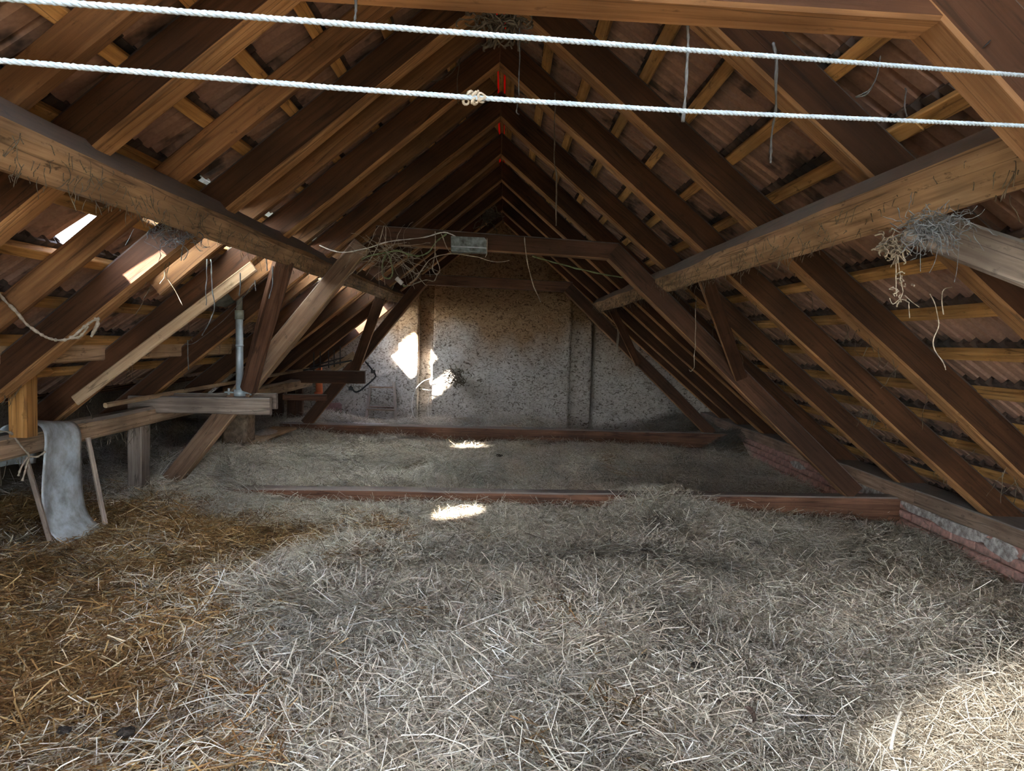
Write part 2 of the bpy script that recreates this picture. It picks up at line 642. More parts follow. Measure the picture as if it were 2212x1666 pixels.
# openings in the tiling, the last two added out of view as fill light: side, y range, x range
HOLES = [(-1, 3.48, 3.62, -2.08, -1.95), (-1, 6.52, 6.86, -2.08, -1.95),
         (-1, 10.55, 11.42, -2.32, -1.95),
         (-1, -1.7, -0.3, -1.06, -0.22), (-1, -2.4, -0.6, -2.5, -1.9), (1, -2.4, -0.9, 0.7, 2.2)]
FILL_GLASS = (3.92, 8.9, -1.83, -1.70)          # frosted glass tiles added unseen behind the left purlin to light the hay

# ------------------------------------------------------------------ ground outside, walls, floor
g = struct('ground')
vs, fs = box_w(-60, 60, -60, 60, -4.6, -4.5)
mesh_obj('ground_surface', vs, fs, M['ground'], g)

fl = struct('floor')
for i in range(22):                               # loft boards, mostly under the hay
    x = -5.3 + i * 0.4
    beam('floor_board', (x, Y0, -1.62), (x, Y1 + 0.3, -1.62), 0.39, 0.04, 'grey_wood', fl, step=4)


def wall_panel(name, parent, x0, x1, Y, z0=-1.65, dx=0.045, amp=0.022, depth=0.5, hole=None, mat='plaster'):
    nx = max(2, int((x1 - x0) / dx) + 1)
    nz = 76
    vs, fs = [], []
    for i in range(nx):
        x = x0 + (x1 - x0) * i / (nx - 1)
        zt = roof_z(x, 0.245)
        for j in range(nz):
            z = z0 + (zt - z0) * j / (nz - 1)
            p = Vector((x * 4, 3.1, z * 6))
            d = mnoise.noise(p) * amp + mnoise.noise(Vector((x * 13, 7.7, z * 17))) * amp * 0.7
            if hole and hole[0] <= x <= hole[1] and hole[2] <= z <= hole[3]:
                d += 0.38
            vs.append((x, Y + d, z))
    for i in range(nx - 1):
        for j in range(nz - 1):
            a = i * nz + j
            fs.append((a, a + nz, a + nz + 1, a + 1))
    for i, flip in ((0, 1), (nx - 1, 0)):           # returns at both sides
        b0 = len(vs)
        for j in range(nz):
            v = vs[i * nz + j]
            vs.append((v[0], Y + depth, v[2]))
        for j in range(nz - 1):
            q = (i * nz + j, b0 + j, b0 + j + 1, i * nz + j + 1)
            fs.append(q if not flip else q[::-1])
    return mesh_obj(name, vs, fs, M[mat], parent, smooth=True)


wf = struct('wall_far', (0, 12.0, 0))
wall_panel('plaster_panel', wf, -5.4, -1.77, 12.0)
vs, fs = box_w(-5.4, -2.45, 12.06, 12.2, -1.65, 0.0)
mesh_obj('annex_panel', vs, fs, M['plaster'], wf)
wall_panel('plaster_panel', wf, -1.77, -1.44, 11.93)
wall_panel('plaster_panel', wf, -1.44, -1.19, 12.16)
wall_panel('plaster_panel', wf, -1.19, 1.115, 11.95, hole=(0.74, 1.1, 0.86, 1.2))
wall_panel('plaster_panel', wf, 1.115, 1.475, 12.0)
wall_panel('plaster_panel', wf, 1.53, 4.0, 12.02)
vs, fs = box_w(-5.4, 4.0, 12.5, 12.6, -1.65, 2.2)
mesh_obj('backing', vs, fs, M['loam'], wf)

wb = struct('wall_back', (0, Y0, 0))
DOOR = (-0.6, 0.7, -1.6, 0.2)
for (x0, x1, z0, z1) in ((-5.4, DOOR[0], -1.65, 2.1), (DOOR[1], 4.0, -1.65, 2.1), (DOOR[0], DOOR[1], DOOR[3], 2.1)):
    vs, fs = [], []
    n = 14
    for side, y in enumerate((Y0 - 0.12, Y0)):
        for i in range(n + 1):
            x = x0 + (x1 - x0) * i / n
            vs += [(x, y, min(z0, roof_z(x, 0.22))), (x, y, max(min(z0, roof_z(x, 0.22)), min(z1, roof_z(x, 0.22))))]
    m0 = 2 * (n + 1)
    for i in range(n):
        a = 2 * i
        fs += [(a, a + 2, a + 3, a + 1), (m0 + a, m0 + a + 1, m0 + a + 3, m0 + a + 2),
               (a + 1, a + 3, m0 + a + 3, m0 + a + 1), (a, m0 + a, m0 + a + 2, a + 2)]
    fs += [(0, 1, m0 + 1, m0), (2 * n, m0 + 2 * n, m0 + 2 * n + 1, 2 * n + 1)]
    mesh_obj('plaster_panel', vs, fs, M['plaster'], wb)
vs, fs = box_w(-5.4, -2.45, Y0 - 0.3, Y0 - 0.13, -1.65, 0.0)
mesh_obj('annex_panel', vs, fs, M['plaster'], wb)

# right knee wall: bricks, mortar core, plaster scabs
wr = struct('wall_right', (3.6, 5, -1.4))
vs, fs = box_w(3.375, 4.05, Y0, Y1, -1.65, -1.225)
mesh_obj('mortar_core', vs, fs, M['mortar'], wr)
bm_cache = []
for k in range(4):
    vs, fs = box_geo(0.245, 0.06, 0.066, ch=0.008, rough=0.006, step=0.12, seed=k * 9.1)
    me = bpy.data.meshes.new('brick')
    me.from_pydata(vs, [], fs)
    me.materials.append(M['brick'])
    bm_cache.append(me)
for c in range(4):
    z = -1.222 - 0.038 - c * 0.076
    y = 4.1 + (0.13 if c % 2 else 0)
    while y < 10.4:
        o = bpy.data.objects.new('brick', random.choice(bm_cache))
        Mw = Matrix.Translation((3.372 - random.random() * 0.008, y, z)) @ Matrix.Rotation(PI / 2 + random.uniform(-.02, .02), 4, 'Z')
        place(o, wr, Mw)
        y += 0.262


def scab(name, parent, yc, zc, ry, rz, x, mat, th=0.014, seed=0):
    n = 22
    vs, fs = [], []
    for xx in (x, x - th):
        for i in range(n):
            a = 2 * PI * i / n
            r = 1 + 0.35 * mnoise.noise(Vector((math.cos(a) * 1.7 + seed, math.sin(a) * 1.7, seed)))
            k = 1.0 if xx == x else 0.93
            vs.append((xx, yc + math.cos(a) * ry * r * k, zc + math.sin(a) * rz * r * k))
    vs.append((x - th - 0.004, yc, zc))
    for i in range(n):
        j = (i + 1) % n
        fs += [(i, j, n + j, n + i), (n + i, n + j, 2 * n)]
    return mesh_obj(name, vs, fs, M[mat], parent)


for (yc, zc, ry, rz, sd) in ((5.55, -1.25, 0.32, 0.035, 1), (5.05, -1.262, 0.42, 0.045, 2), (4.62, -1.28, 0.16, 0.06, 3), (6.35, -1.255, 0.36, 0.05, 4),
                             (7.1, -1.26, 0.28, 0.05, 5), (7.9, -1.3, 0.2, 0.04, 6), (4.25, -1.26, 0.2, 0.04, 7)):
    scab('plaster_patch', wr, yc, zc, ry, rz, 3.345, 'white_plaster', seed=sd * 3.3)

# wall plate on the knee wall, in three scarfed lengths
PLX0, PLX1, PLZ0, PLZ1 = 3.325, 3.60, -1.222, -1.095
for i, (a, b, lab) in enumerate(((2.4, 5.62, 'old squared wall plate on the low brick wall, nearest length before the near tie beam'),
                                 (5.62, 8.3, 'old squared wall plate on the low brick wall, middle length behind the near truss foot'),
                                 (8.3, 11.9, 'old squared wall plate on the low brick wall, farthest length by the gable corner'))):
    o = beam('wall_plate', ((PLX0 + PLX1) / 2, a, (PLZ0 + PLZ1) / 2), ((PLX0 + PLX1) / 2, b - 0.006, (PLZ0 + PLZ1) / 2), PLX1 - PLX0, PLZ1 - PLZ0, 'plate', rough=0.007)
    tag(o, lab, 'wall plate', 'wall plate lengths on the right')

# lean-to roof space on the left, beyond the low beam
an = struct('wall_left', (-5.2, 5, -1))
vs, fs = box_w(-5.3, -5.15, Y0, Y1, -1.65, -0.5)
mesh_obj('boarding', vs, fs, M['grey_wood'], an)
ar = struct('roof_annex', (-4, 5, -0.4))
for i in range(37):
    y = Y0 + 0.2 + i * 0.4
    beam('roof_board', (-2.72, y, -0.20), (-5.35, y, -0.72), 0.415, 0.03, 'frame', ar, step=3)
for i in range(9):
    y = 3.2 + i * 1.0
    beam('roof_joist', (-2.95, y, -0.34), (-5.2, y, -0.79), 0.09, 0.12, 'frame', ar, step=1)

# ------------------------------------------------------------------ roof covering
def tile_mesh():
    prof = [(0, .024), (.014, .042), (.036, .040), (.048, .002), (.099, 0), (.106, .026), (.126, .026), (.133, 0), (.202, .0), (.222, .018)]
    th = 0.013
    vs, fs, soot = [], [], []
    n = len(prof)
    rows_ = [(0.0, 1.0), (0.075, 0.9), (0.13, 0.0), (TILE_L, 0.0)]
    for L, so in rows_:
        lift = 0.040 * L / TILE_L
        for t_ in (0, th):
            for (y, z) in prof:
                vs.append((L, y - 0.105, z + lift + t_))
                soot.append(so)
    for k in range(len(rows_) - 1):
        o0, o1 = 2 * n * k, 2 * n * (k + 1)
        for i in range(n - 1):
            fs.append((o0 + i, o0 + i + 1, o1 + i + 1, o1 + i))
            fs.append((o0 + n + i, o1 + n + i, o1 + n + i + 1, o0 + n + i + 1))
        fs.append((o0, o1, o1 + n, o0 + n))
        fs.append((o0 + n - 1, o0 + 2 * n - 1, o1 + 2 * n - 1, o1 + n - 1))
    o1 = 2 * n * (len(rows_) - 1)
    for i in range(n - 1):
        fs.append((i, n + i, n + i + 1, i + 1))
        fs.append((o1 + i, o1 + i + 1, o1 + n + i + 1, o1 + n + i))
    return vs, fs, soot


def set_soot(me, arr):
    a_ = me.attributes.new('soot', 'FLOAT', 'POINT')
    a_.data.foreach_set('value', np.array(arr, dtype=np.float32))


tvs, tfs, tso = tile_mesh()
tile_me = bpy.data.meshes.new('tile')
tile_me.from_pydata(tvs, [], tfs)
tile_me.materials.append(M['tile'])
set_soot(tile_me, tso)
fill_glass_me = tile_me.copy()
fill_glass_me.name = 'fill_glass_tile'
fill_glass_me.materials[0] = M['fill_glass_tile']
TV = np.array(tvs)
RI = R.inverted()


def in_view(p, pad=60):
    q = RI @ p
    if q.z > -0.05:
        return False
    u, v = W / 2 + F * q.x / -q.z, H / 2 - F * q.y / -q.z
    return -pad < u < W + pad and -pad < v < H + pad


for sgn, nm, rows in ((-1, 'roof_left', 12), (1, 'roof_right', 17)):
    S, Nn = slope(sgn)
    rf = struct(nm, (sgn * 1.5, 5, 0.5))
    GAUGE = 0.3235 if sgn < 0 else 0.31
    Yax = Vector((0, 1, 0))
    cand, glass_at = [], []
    for r in range(rows):
        s = S0 + GAUGE * r - 0.055
        c = 0
        y = Y0 - (0.36 if sgn < 0 else 0.3)
        while y < Y1 + 0.35:
            jit = Vector((0, random.uniform(-.003, .003), 0))
            o = on_roof(sgn, s + random.uniform(-.006, .006), 0.212, y) + jit
            mid = o + S * 0.2
            skip = any(h[0] == sgn and h[1] <= y <= h[2] and h[3] <= mid.x <= h[4] for h in HOLES)
            if sgn < 0 and (FILL_GLASS[0] < y < FILL_GLASS[1] and FILL_GLASS[2] < mid.x < FILL_GLASS[3] or 4.1 < y < 4.3 and -2.08 < mid.x < -1.95):
                glass_at.append(o)
            elif not skip:
                cand.append((o, mid))
            y += TILE_W
    cand.sort(key=lambda t: (not in_view(t[1]), t[1].length))
    for o in glass_at:
        t = bpy.data.objects.new('fill_glass_tile', fill_glass_me)
        t['label'] = 'added unseen frosted glass tile for fill light'
        place(t, rf, Matrix.Translation(o) @ Matrix((S, Nn.cross(S), Nn)).transposed().to_4x4())
    rest_v, rest_f = [], []
    for i, (o, mid) in enumerate(cand):
        ey = Yax if sgn < 0 else -Yax
        m = Matrix((S, Nn.cross(S), Nn)).transposed().to_4x4()
        m = Matrix.Translation(o) @ m @ Matrix.Rotation(random.uniform(-.006, .006), 4, 'Z') @ Matrix.Rotation(random.uniform(-.008, .008), 4, 'Y')
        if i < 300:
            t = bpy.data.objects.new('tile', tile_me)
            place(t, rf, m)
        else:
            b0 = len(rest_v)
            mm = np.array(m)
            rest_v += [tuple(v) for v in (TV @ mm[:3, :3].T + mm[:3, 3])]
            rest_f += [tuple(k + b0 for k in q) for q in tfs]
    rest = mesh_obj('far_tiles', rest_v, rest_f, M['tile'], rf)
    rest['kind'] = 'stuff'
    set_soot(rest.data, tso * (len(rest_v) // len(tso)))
    # battens, in lengths of about four metres
    for r in range(rows):
        s = S0 + GAUGE * r
        bx = on_roof(sgn, s, 0.19, 0).x
        cuts = sorted((h[1] - .02, h[2] + .16) for h in HOLES if h[0] == sgn and (h[2] < 1.5 or h[1] > 10) and h[3] - .06 < bx < h[4] - .02)
        spans, y_ = [], Y0                            # the big openings have no battens across them
        for c0, c1 in cuts:
            spans.append((y_, c0))
            y_ = c1
        spans.append((y_, Y1))
        for s0, s1 in spans:
            ya = s0
            while ya < s1 - 0.1:
                yb = min(ya + random.uniform(3.2, 4.4), s1)
                if s1 - yb < 1.2:
                    yb = s1
                bw = 0.058 if r else 0.062
                beam('batten', on_roof(sgn, s + random.uniform(-.008, .008), 0.191, ya), on_roof(sgn, s + random.uniform(-.008, .008), 0.191, yb - 0.01), bw, 0.040, 'pine', rf, up=Nn, rough=0.004, step=0.6, ch=0.004)
                ya = yb

# dirty glass of the roof window just behind the viewpoint
S, Nn = slope(-1)
wn_ = struct('window_1', on_roof(-1, .9, .235, -1.0))
beam('pane', on_roof(-1, 0.05, .235, -1.03), on_roof(-1, 1.25, .235, -1.03), 1.50, .006, 'dirty_pane', wn_, up=Nn, rough=0, step=2, ch=.001)

# ridge: half-round caps, a lath and a red translucent underlay strip
rg = struct('roof_ridge', (RX, 5, 2.0))
cap_v, cap_f = [], []
n = 9
for th in (0.0, 0.014):
    for L in (0.0, 0.40):
        for i in range(n):
            a = PI * i / (n - 1)
            cap_v.append((math.cos(a) * (0.115 + th), L, math.sin(a) * (0.085 + th)))
for i in range(n - 1):
    cap_f += [(i, n + i, n + i + 1, i + 1)[::-1], (2 * n + i, 3 * n + i, 3 * n + i + 1, 2 * n + i + 1), (i, i + 1, 2 * n + i + 1, 2 * n + i)[::-1], (n + i, n + i + 1, 3 * n + i + 1, 3 * n + i)]
cap_me = bpy.data.meshes.new('ridge_tile')
cap_me.from_pydata(cap_v, [], cap_f)
cap_me.materials.append(M['tile'])
y = Y0 - 0.2
while y < Y1 + 0.2:
    o = bpy.data.objects.new('ridge_tile', cap_me)
    place(o, rg, Matrix.Translation((RX, y, RZ + 0.262 + (0.008 if int(y * 3) % 2 else 0))))
    y += 0.37
beam('ridge_lath', (RX, Y0, RZ + 0.232), (RX, Y1, RZ + 0.232), 0.036, 0.03, 'pine', rg, step=1)
vs, fs = box_w(RX - 0.062, RX + 0.062, Y0, Y1, RZ + 0.262, RZ + 0.264)
mesh_obj('red_underlay', vs, fs, M['red'], rg)

# ------------------------------------------------------------------ rafters
ORD = ['first', 'second', 'third', 'fourth', 'fifth', 'sixth', 'seventh', 'eighth', 'ninth', 'tenth', 'eleventh']
RY = [2.66, 3.86, 4.84, 5.97, 7.15, 8.25, 9.15, 10.13, 10.98]
for sgn, side, end in ((-1, 'left', 4.12), (1, 'right', 4.70)):
    S, Nn = slope(sgn)
    for i, y in enumerate(RY):
        wdt = random.uniform(0.105, 0.125)
        a = on_roof(sgn, -RAF_H / 2 * TT + .002, RAF_H / 2, y)
        b = on_roof(sgn, end, RAF_H / 2, y)
        lab = 'dark brown full-depth rafter on the %s slope, %s of its row from the nearest end' % (side, ORD[i])
        t = beam('rafter', a, b, wdt, RAF_H, 'rafter', None, up=Nn, rough=0.010, sag=random.uniform(-.004, .010), step=0.22, ch=0.012, cut=TT)
        tag(t, lab, 'rafter', 'main rafters on the %s slope' % side)
# lighter doubling rafters half way between the main ones on the left slope
S, Nn = slope(-1)
for i, (y, e) in enumerate(((2.28, 3.6), (3.36, 3.6), (4.36, 2.55), (5.42, 2.5), (6.56, 2.6), (7.7, 2.6), (8.7, 2.5))):
    a = on_roof(-1, -0.02, RAF_H - 0.06, y)
    b = on_roof(-1, e, RAF_H - 0.06, y)
    t = beam('slim_rafter', a, b, 0.06, 0.118, 'slim', None, up=Nn, rough=0.008, step=0.25)
    tag(t, 'slimmer paler rafter between main rafters on the left slope, %s from the nearest end' % ORD[i], 'rafter', 'slim rafters on the left slope')
# pale plank nailed along the third left rafter
a, b = P(548, 575, 4.752), P(163, 866, 4.752)
t = beam('nailed_plank', a, b, 0.03, 0.075, 'pale', None, up=slope(-1)[1], rough=0.004)
tag(t, 'pale clean plank nailed along the lower edge of a left rafter', 'plank')

# ------------------------------------------------------------------ purlins
PUR = {}
for sgn, side, (bx, bz), sz in ((-1, 'left', (-1.422, 0.57), 0.165), (1, 'right', (1.207, 0.527), 0.152)):
    S, Nn = slope(sgn)
    c = Vector((bx, 0, bz)) + S * sz / 2 + Nn * (sz / 2 - .010)
    o = beam('purlin', c + Vector((0, Y0, 0)), c + Vector((0, 10.12, 0)), sz, sz, 'purlin', None, up=Nn, rough=0.016, step=0.16, ch=0.02)
    tag(o, 'long hewn purlin under the %s rafters, dusty and hung with cobweb, from beside the lens to the far truss' % side if 0 else
        'long hewn purlin carrying the %s rafters, dusty and hung with cobwebs' % side, 'purlin', 'upper purlins')
    PUR[sgn] = (o, c, sz)

# ------------------------------------------------------------------ trusses
t1 = thing('roof_truss', 'middle roof truss with a grey box on its collar and hay against its tie beam', 'roof truss', P(1085, 1060, 5.9), 'roof trusses')
Yc = 5.92
vf = Vector((0, 0.08, -0.11))
beam('tie_beam', P(325, 1050, 5.84) + vf, P(1948, 1073, 5.84) + vf, 0.16, 0.20, 'reddish', t1, rough=0.010, step=0.2, ch=0.012)
beam('collar_beam', P(814, 508, Yc), P(1334, 545, Yc), 0.12, 0.14, 'frame', t1, rough=0.007)
beam('leg', P(783, 529, Yc), P(372, 1036, Yc), 0.13, 0.145, 'leg_wood', t1, up=(-.6, 0, .8), rough=0.009, step=0.2)
beam('leg', P(1322, 543, Yc), P(1842, 1064, Yc), 0.13, 0.155, 'frame', t1, up=(.6, 0, .8), rough=0.008, step=0.2)
beam('brace', Vector((PUR[-1][1].x, 5.0, PUR[-1][1].z)), P(538, 840, 5.84), 0.10, 0.13, 'reddish', t1, up=(-1, 0, 0.2), rough=0.014, step=0.12, ch=0.03)
beam('brace', Vector((PUR[1][1].x, 4.82, PUR[1][1].z)), P(1598, 812, 5.86), 0.08, 0.10, 'frame', t1, up=(1, 0, .3))
beam('clamp_plank', P(280, 873, 5.80), P(585, 878, 5.80), 0.06, 0.138, 'grey_wood', t1, rough=0.008)
beam('clamp_plank', P(295, 866, 6.04), P(598, 866, 6.04), 0.06, 0.14, 'grey_wood', t1, rough=0.008)

t2 = thing('roof_truss', 'far roof truss standing just in front of the plastered gable wall', 'roof truss', P(1085, 925, 10.0), 'roof trusses')
Yc = 10.0
vf = Vector((0, 0.09, -0.11))
beam('tie_beam', P(604, 914, 9.9) + vf, P(1585, 937, 9.9) + vf, 0.18, 0.22, 'reddish', t2, rough=0.010, step=0.2, ch=0.012)
beam('collar_beam', P(918, 604, Yc), P(1236, 621, Yc), 0.12, 0.145, 'reddish', t2)
beam('leg', P(920, 600, Yc), P(662, 915, Yc), 0.13, 0.15, 'frame', t2, up=(-.6, 0, .8), rough=0.008)
beam('leg', P(1226, 622, Yc), P(1536, 936, Yc), 0.13, 0.15, 'frame', t2, up=(.6, 0, .8), rough=0.008)
beam('brace', Vector((PUR[-1][1].x, 8.95, PUR[-1][1].z)), P(768, 795, 9.94), 0.10, 0.13, 'frame', t2, up=(-1, 0, .2))
beam('brace', Vector((PUR[1][1].x, 9.1, PUR[1][1].z)), P(1378, 784, 9.94), 0.08, 0.10, 'frame', t2, up=(1, 0, .3))
beam('clamp_plank', P(618, 813, 9.9), P(789, 815, 9.9), 0.07, 0.18, 'frame', t2)
beam('clamp_plank', P(612, 858, 9.92), P(706, 859, 9.92), 0.06, 0.09, 'reddish', t2)

t0 = thing('roof_truss', 'nearest truss, its collar crossing the top of the view and leg in the right corner', 'roof truss', P(2043, 50, 1.6), 'roof trusses')
e = Vector((0, 0.055, 0.075))
beam('collar_beam', P(-60, -92, 1.55) + e, P(2046, 43, 1.55) + e, 0.11, 0.15, 'frame', t0, rough=0.005, step=0.15)
d = Vector((math.sin(math.radians(47)), 0, math.cos(math.radians(47)))) * 0.075
a, b = P(1990, -8, 1.55), P(2043, 50, 1.55)
dr = (b - a).normalized()
beam('leg', a + d + Vector((0, .06, 0)), a + dr * 2.9 + d + Vector((0, .06, 0)), 0.12, 0.15, 'frame', t0, up=(.7, 0, .7), rough=0.006, step=0.15)
beam('brace', P(1985, 488, 2.45), a + dr * 1.12 + d + Vector((0, .06, 0)), 0.10, 0.12, 'grey_wood', t0, up=(.3, -.5, .8), rough=0.006, step=0.15)

# ------------------------------------------------------------------ timbers on the left side
lb = beam('low_beam', (-2.87, 2.6, -0.70), (-2.87, 10.5, -0.70), 0.14, 0.137, 'bare', None, rough=0.016, step=0.18, ch=0.02)
tag(lb, 'low hewn beam along the left side, grey sheet slung over it', 'beam')
mp = beam('side_plate', (-2.69, 2.6, -0.155), (-2.69, 7.0, -0.155), 0.055, 0.13, 'pale', None, rough=0.006)
tag(mp, 'pale level timber behind the left rafters, above the short post', 'beam')
pa = beam('short_post', (-2.745, 4.10, -0.64), (-2.745, 4.10, -0.222), 0.12, 0.10, 'post', None, up=(1, 0, 0), rough=0.006)
tag(pa, 'short yellow post standing on the low beam at the left edge', 'post')
pb = beam('support_post', (-2.865, 5.63, -1.5), (-2.865, 5.63, -0.765), 0.14, 0.115, 'grey_wood', None, up=(1, 0, 0), rough=0.008)
tag(pb, 'grey squared post under the low beam beside the near truss foot', 'post')
pc = beam('loam_pillar', (-3.0, 8.09, -1.5), (-3.0, 8.09, -0.62), 0.31, 0.29, 'loam', None, up=(1, 0, 0), rough=0.03, step=0.08, ch=0.03)
tag(pc, 'rough straw-and-loam pillar standing in the hay behind the near truss', 'pillar')
o = beam('lath', (-2.78, 5.0, -0.545), (-2.78, 10.2, -0.50), 0.03, 0.035, 'pale', None, step=0.8, rough=0.006)
tag(o, 'thin pale lath lying lengthwise above the low beam by the pipe', 'lath')
o = beam('lower_lath', (-3.1, 3.9, -0.36), (-3.1, 6.6, -0.30), 0.05, 0.06, 'pine', None, step=0.8)
tag(o, 'narrow lath in the dark below the level timber, beside the short post', 'lath')
pl = beam('shelf_plank', (-2.9, 7.95, -1.262), (-2.9, 9.5, -1.262), 0.32, 0.035, 'pale', None, rough=0.006)
tag(pl, 'pale plank laid on stones by the left end of the far truss', 'plank')
for i, (u, v, s) in enumerate(((588, 962, .17), (606, 955, .14), (626, 948, .15))):
    p = PX(u, v, -2.84)
    o = beam('foundation_stone', p + Vector((0, -s * .6, -.05)), p + Vector((0, s * .6, -.05)), .2, .19, 'loam', None, rough=0.03, step=0.06, ch=0.035)
    tag(o, 'rough loam-coloured block under the pale plank, %s from the camera' % ORD[i], 'stone', 'blocks under the plank')
for i, (u, w_) in enumerate(((610, .16), (637, .12), (652, .10))):
    p = P(u, 880, 10.55)
    o = beam('wall_stud', (p.x - w_ / 2, 10.6, -1.5), (p.x - w_ / 2, 10.6, -0.62 + .05 * i), 0.10, w_, 'frame', None, up=(1, 0, 0))
    tag(o, 'upright stud with a lit edge behind the far truss foot, %s from the left' % ORD[i], 'post', 'studs by the far truss')
o = beam('low_kerb', (-2.85, 10.5, -1.42), (-1.75, 10.5, -1.42), .2, .24, 'white_plaster', None, rough=.02, step=.1)
tag(o, 'low whitewashed masonry strip under the left end of the far tie beam', 'masonry')

# ------------------------------------------------------------------ hay
def sstep(a, b, x):
    t = np.clip((x - a) / (b - a), 0, 1)
    return t * t * (3 - 2 * t)


def bump2(x, y, cx, cy, rx, ry, h):
    return h * np.exp(-(((x - cx) / rx) ** 2 + ((y - cy) / ry) ** 2))


_k = RNG.uniform(-1, 1, (24, 2)) * np.geomspace(0.8, 9, 24)[:, None]
_ph = RNG.uniform(0, 6.28, 24)


def lump(x, y):
    out = 0
    for (kx, ky), p, i in zip(_k, _ph, range(24)):
        out = out + np.sin(kx * x * 1.6 + ky * y * 1.6 + p) / (1 + 0.35 * i)
    return out


def hay_h(x, y):
    x = np.asarray(x, float)
    y = np.asarray(y, float)
    z = -1.435 + 0.024 * lump(x, y) + 0.017 * lump(2.7 * y + 3.1, 2.7 * x)
    z = z + 0.14 * sstep(-1.6, -3.0, x) + 0.03 * sstep(1.5, 3.3, x) * sstep(6.0, 5.2, y)
    z = z - 0.05 * sstep(2.2, 3.2, x) * sstep(5.8, 6.6, y) * sstep(9, 7.5, y)
    z = z + bump2(x, y, 1.35, 5.85, .35, .25, .13)              # hay heaped over the tie beam
    z = z + bump2(x, y, 1.0, 5.25, .8, .4, .07) + bump2(x, y, 0.9, 4.5, .9, .25, .07) - bump2(x, y, 1.0, 4.15, .8, .12, .04)
    z = z + bump2(x, y, 0.9, 7.6, 1.2, .8, .09) + bump2(x, y, 1.8, 8.2, .8, .6, .06)
    z = z + bump2(x, y, -2.5, 7.0, .7, .9, .12) + bump2(x, y, -0.2, 11.7, 1.2, .35, .20)
    z = z + bump2(x, y, 2.9, 11.2, .7, .6, .30) + bump2(x, y, 3.3, 9.9, .35, .5, .28)
    z = z + bump2(x, y, -1.3, 3.4, .9, .35, .05) + bump2(x, y, 2.5, 3.0, .8, .5, .05) - bump2(x, y, -0.9, 3.9, .5, .16, .05)
    return z


def blade(L, w, seed, straw):
    """One stalk as a thin bent ribbon with a raised middle; returns verts, faces."""
    rr = random.Random(seed)
    k = 2 if straw else 4
    bend = rr.uniform(-.25, .25) if straw else rr.uniform(-1.5, 1.5)
    bz = rr.uniform(-.1, .1) if straw else rr.uniform(-.35, .35)
    pts = []
    a = 0.0
    x = y = 0.0
    for i in range(k + 1):
        t = i / k - 0.5
        pts.append(Vector((x, y, bz * L * (t * t - .08))))
        x += math.cos(a) * L / k
        y += math.sin(a) * L / k
        a += bend / k
    mid = sum(pts, Vector()) / len(pts)
    pts = [p - mid for p in pts]
    return pts, w


def clump(name, n, straw, seed):
    rr = random.Random(seed)
    vs, fs, tint = [], [], []
    for i in range(n):
        if straw:
            L, w = rr.uniform(.05, .22), rr.uniform(.0024, .0052)
        else:
            L, w = rr.uniform(.10, .36), rr.uniform(.0014, .0032)
        pts, w = blade(L, w, seed * 1000 + i, straw)
        rot = Matrix.Rotation(rr.uniform(0, 2 * PI), 3, 'Z') @ Matrix.Rotation(rr.gauss(0, .19) + (rr.uniform(-.5, .5) if rr.random() < .12 else 0), 3, 'Y') @ Matrix.Rotation(rr.uniform(-1, 1), 3, 'X')
        th_, ra = rr.uniform(0, 2 * PI), .34 * math.sqrt(rr.random())
        off = Vector((ra * math.cos(th_), ra * math.sin(th_), 0))
        off.z = rr.uniform(-.02, .024) + .022 * mnoise.noise(Vector((off.x * 7 + seed, off.y * 7, 1.0)))
        if rr.random() < .35:                            # wisps lie together in one direction
            wa = 3.0 * mnoise.noise(Vector((off.x * 4 + seed, off.y * 4, 5.0)))
            rot = Matrix.Rotation(wa + rr.gauss(0, .25), 3, 'Z') @ Matrix.Rotation(rr.gauss(0, .12), 3, 'Y')
        dk = mnoise.noise(Vector((off.x * 9 + seed, off.y * 9, 8.0)))
        tv = min(1, max(0, rr.gauss(.46 + .30 * dk, .27))) if rr.random() > .035 else 1.0
        b0 = len(vs)
        for j, p in enumerate(pts):
            q = pts[min(j + 1, len(pts) - 1)] - pts[max(j - 1, 0)]
            sd = Vector((-q.y, q.x, 0)).normalized() * (w / 2)
            for e in (-sd, sd):
                vs.append(rot @ (p + e) + off)
                tint.append(tv)
        for j in range(len(pts) - 1):
            a = b0 + j * 2
            fs += [(a, a + 1, a + 3, a + 2)]
    me = bpy.data.meshes.new(name)
    me.from_pydata([tuple(v) for v in vs], [], fs)
    at = me.attributes.new('bt', 'FLOAT', 'POINT')
    at.data.foreach_set('value', np.array(tint, dtype=np.float32))
    me.materials.append(M['straw' if straw else 'hay'])
    return bpy.data.objects.new(name, me)


src = bpy.data.collections.new('stalk_sources')     # not linked into the scene
NH, NS = 8, 6
for i in range(NH):
    src.objects.link(clump('a_hay_%02d' % i, 720, False, 40 + i))
for i in range(NS):
    src.objects.link(clump('b_straw_%02d' % i, 430, True, 80 + i))

# bed
gx = np.arange(-5.1, 3.36, 0.06)
gy = np.arange(-2.4, 11.95, 0.06)
GX, GY = np.meshgrid(gx, gy, indexing='ij')
GZ = hay_h(GX, GY) - 0.02
nx, ny = GX.shape
bverts = np.stack([GX, GY, GZ], -1).reshape(-1, 3)
idx = np.arange(nx * ny).reshape(nx, ny)
bfaces = np.stack([idx[:-1, :-1], idx[1:, :-1], idx[1:, 1:], idx[:-1, 1:]], -1).reshape(-1, 4)

# stalk clumps: dense near the lens, thinner behind
pts, ids, rots, scl, tnt = [], [], [], [], []


